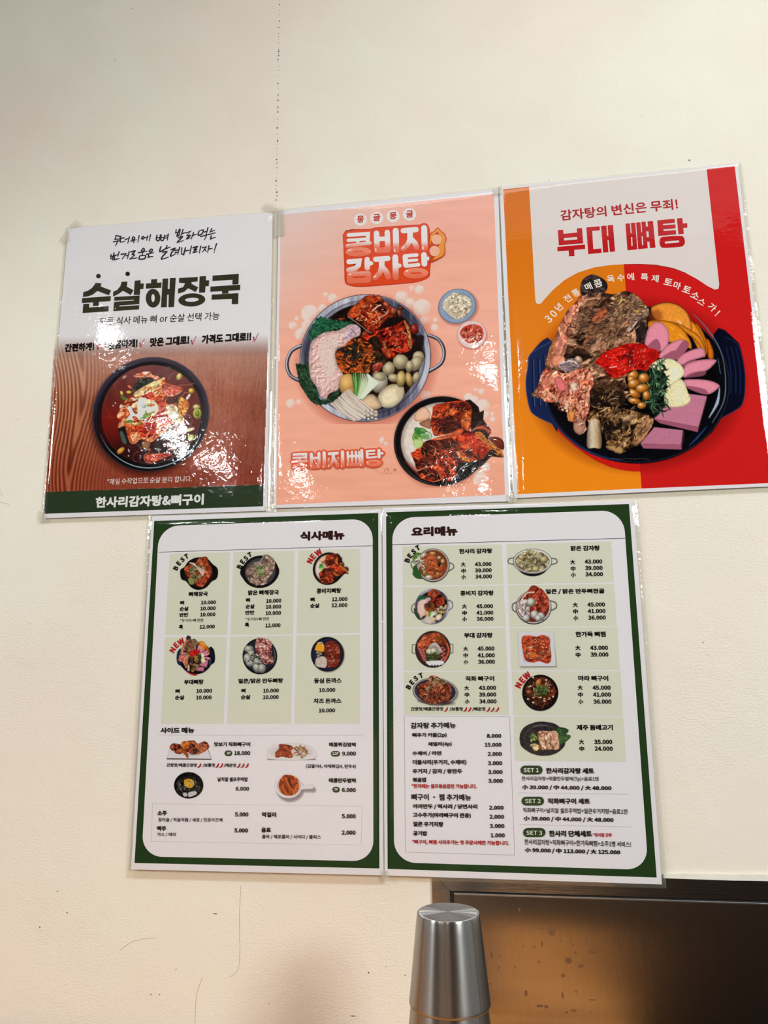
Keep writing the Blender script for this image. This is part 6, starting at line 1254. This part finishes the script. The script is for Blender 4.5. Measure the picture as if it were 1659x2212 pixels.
crack([(520, 1912), (517, 1990), (518, 2060), (514, 2096), (496, 2110)], .8, HL); crack([(438, 2110), (425, 2150), (421, 2211)], .8, HL); crack([(260, 2052), (285, 2035), (320, 2027), (335, 2027)], .9, HL); crack([(0, 1085), (20, 1090)], .8, HL); crack([(1, 1062), (5, 1072)], .8, HL)

# ================= stainless hatch set in the wall =================
q = unp([(933, 1900), (950.5, 1897.5), (971.5, 1924.6), (980.6, 1929.4)], -.0032)
X0, Z1 = q[0][0], unp([(1431, 1896.5)], -.0032)[0][2]; XI, ZI = q[2][0], q[2][2]; XR = 1.25; ZB = .60
fx, fz = q[3][0], q[3][2]
root = empty('stainless_hatch', (X0, 0, ZB), 'stainless steel hatch with a mitred frame and stained panel, below the right menu', 'hatch')
O = (X0, 0, ZB)
def bar(name, P2, y0, y1, mt):
    n = len(P2); V = [(x, y0, z) for x, z in P2]+[(x, y1, z) for x, z in P2]
    o = mesh(name, V, [tuple(range(n))[::-1], tuple(range(n, 2*n))]+[(i, (i+1) % n, n+(i+1) % n, n+i) for i in range(n)], None, mt, root, origin=O)
    bm = bmesh.new(); bm.from_mesh(o.data); bmesh.ops.recalc_face_normals(bm, faces=bm.faces); bmesh.ops.bevel(bm, geom=bm.edges[:], offset=.0007, segments=2, affect='EDGES'); bm.to_mesh(o.data); bm.free(); return o
bar('top_rail', [(X0+.0003, Z1), (XR, Z1), (XR-(XI-X0), ZI), (XI+.0003, ZI)], -.0032, .004, S_FRM)
bar('side_rail', [(X0, Z1-.0006), (XI, ZI-.0006), (XI, ZB), (X0, ZB)], -.0032, .004, S_FRM)
bar('gap_shade_plate', [(XI-.001, ZI+.001), (XR-.02, ZI+.001), (XR-.02, ZB), (XI-.001, ZB)], -.0003, .003, DARK)  # dark plate that puts the gap's shade into its colour
pn = bar('panel', [(fx, fz), (XR-.03, fz), (XR-.03, ZB), (fx, ZB)], -.0018, -.0005, S_PAN)
bar('panel_edge_highlight', [(fx-.0004, fz+.0002), (XR-.03, fz+.0002), (XR-.03, fz-.0018), (fx-.0004, fz-.0018)], -.0030, -.0019, steel('highlight_steel', .28, .2, (.85, .84, .82)))  # paler strip that paints the highlight along the panel's top edge
quadpatch('caulk_bead', [(1433, 1889), (1500, 1888), (1590, 1890), (1659, 1890), (1760, 1891), (1760, 1904), (1659, 1903), (1580, 1902), (1433, 1897)], -.003, CAULK, parent=wall, th=.0028)
# dried water spots on the panel
STN = plain('dried_water_spot', (138, 100, 68), .5, .6)
V = []; Fs = []
def spot(x, y, w, h):
    P = unp([(x, y)], -.00185-len(Fs)*2e-6)[0]; k = len(V); n = 9
    for i in range(n): t = i/n*2*math.pi; r = rng.uniform(.8, 1.15); V.append(P+np.array([w/2*r*math.cos(t)/1700, 0, h/2*r*math.sin(t)/1700]))
    Fs.append(tuple(range(k, k+n)))
for x, y, w, h in ((1192, 2011, 14, 19), (1228, 2075, 13, 11), (1171, 2039, 4, 9), (1122, 1965, 3, 8), (1062, 2064, 6, 12), (1113, 2089, 3, 4), (1136, 2146, 6, 10), (1153, 2046, 6, 2), (1130, 2044, 3, 3), (1211, 2033, 3, 3), (1081, 2064, 3, 3), (1121, 2067, 2, 2), (1164, 2078, 4, 4), (1217, 2107, 8, 7), (1270, 2030, 5, 22), (1282, 2057, 18, 4), (1275, 2056, 6, 6), (1255, 2087, 12, 7), (1245, 2142, 4, 4), (1166, 2173, 14, 5), (1180, 2175, 8, 6), (1224, 2187, 5, 5), (1240, 2183, 12, 4), (1215, 2150, 4, 12), (1078, 2090, 3, 6), (1108, 2012, 3, 2), (1170, 2006, 8, 3), (1082, 2002, 3, 3), (1238, 2042, 3, 3), (1243, 2058, 3, 6), (1280, 2160, 14, 2), (1278, 2188, 3, 4), (1305, 2082, 5, 3), (1325, 2107, 7, 3), (1060, 2125, 4, 5)): spot(x, y, w, h)
mesh('water_spots', V, Fs, None, STN, root, 'stuff', origin=O)

# ================= counter that carries the cups =================
TOPZ = 1.14872-.072-.018*7-.0006
ct = empty('wooden_counter', (.1, -.25, 0), 'honey coloured wooden counter top under the steel cups, along the hatch', 'counter')
OC = (.1, -.25, 0)
for k in range(4):
    y0 = -.47+k*.1135; box('plank', (-.9, y0+.0006, TOPZ-.03), (.57, y0+.1129, TOPZ), WOOD, ct, OC, .002)
for x in (-.86, .5):
    for yy in (-.44, -.07): box('leg', (x, yy, 0), (x+.05, yy+.05, TOPZ-.03), WOOD_D, ct, OC, .002)
# ================= stacked tumblers =================
def lathe(prof, n=72):
    V = []; Fs = []
    for r, z in prof:
        for i in range(n): a = 2*math.pi*i/n; V.append((r*math.cos(a), r*math.sin(a), z))
    for k in range(len(prof)-1):
        for i in range(n): j = (i+1) % n; Fs.append((k*n+i, k*n+j, (k+1)*n+j, (k+1)*n+i))
    return V, Fs
TP = np.array([.37962, -.18710, 1.14872])
def cup_meshes():
    V, Fs = lathe([(.0268, -.0006), (.02705, -.0012), (.0274, -.0026), (.0285, -.012), (.0305, -.030), (.0324, -.048), (.0342, -.0645), (.0348, -.0690), (.0349, -.0705), (.0345, -.0717), (.0338, -.0720), (.0334, -.0712), (.0330, -.0640), (.0295, -.030), (.0272, -.0075), (.0255, -.0045), (.004, -.0042)])
    me = bpy.data.meshes.new('body'); me.from_pydata([(x, y, z+.072) for x, y, z in V], [], Fs); me.shade_smooth()
    V, Fs = lathe([(.0003, .0), (.008, -.0), (.018, .0), (.0250, .0), (.0262, -.0001), (.0268, -.0006)], 72)
    m2 = bpy.data.meshes.new('base_disc'); m2.from_pydata([(x, y, z+.072) for x, y, z in V], [], [f[::-1] for f in Fs]); m2.shade_smooth()
    for mm_ in (me, m2):
        bm = bmesh.new(); bm.from_mesh(mm_); bmesh.ops.recalc_face_normals(bm, faces=bm.faces); bm.to_mesh(mm_); bm.free(); mm_.shade_smooth()
    return me, m2
me, m2 = cup_meshes()
proto = None
LB = ['upside-down stainless steel tumbler on top of the stack, its round base showing', 'stainless tumbler nested just under the top one, cut by the bottom edge']+[w+' stainless tumbler from the top of the stack, below the picture' for w in ('third', 'fourth', 'fifth', 'sixth', 'seventh')]+['lowest stainless tumbler of the stack, rim standing on the wooden counter']
for k in range(8):
    z = TP[2]-.072-.018*k; dx = (0, -.0005, .0004, 0, .0003, -.0003, .0002, 0)[k]
    if k == 0:
        t = empty('steel_tumbler', (TP[0], TP[1], z), LB[0], 'cup', 'stacked stainless steel tumblers'); bo = link('body', me, S_CUP, t); bs = link('base_disc', m2, S_TOP, t); proto = (t, bo, bs)
    else:
        t = proto[0].copy(); C.objects.link(t); t.location = (TP[0]+dx, TP[1], z); t['label'] = LB[k]
        for ch in proto[1:]: c_ = ch.copy(); C.objects.link(c_); c_.parent = t
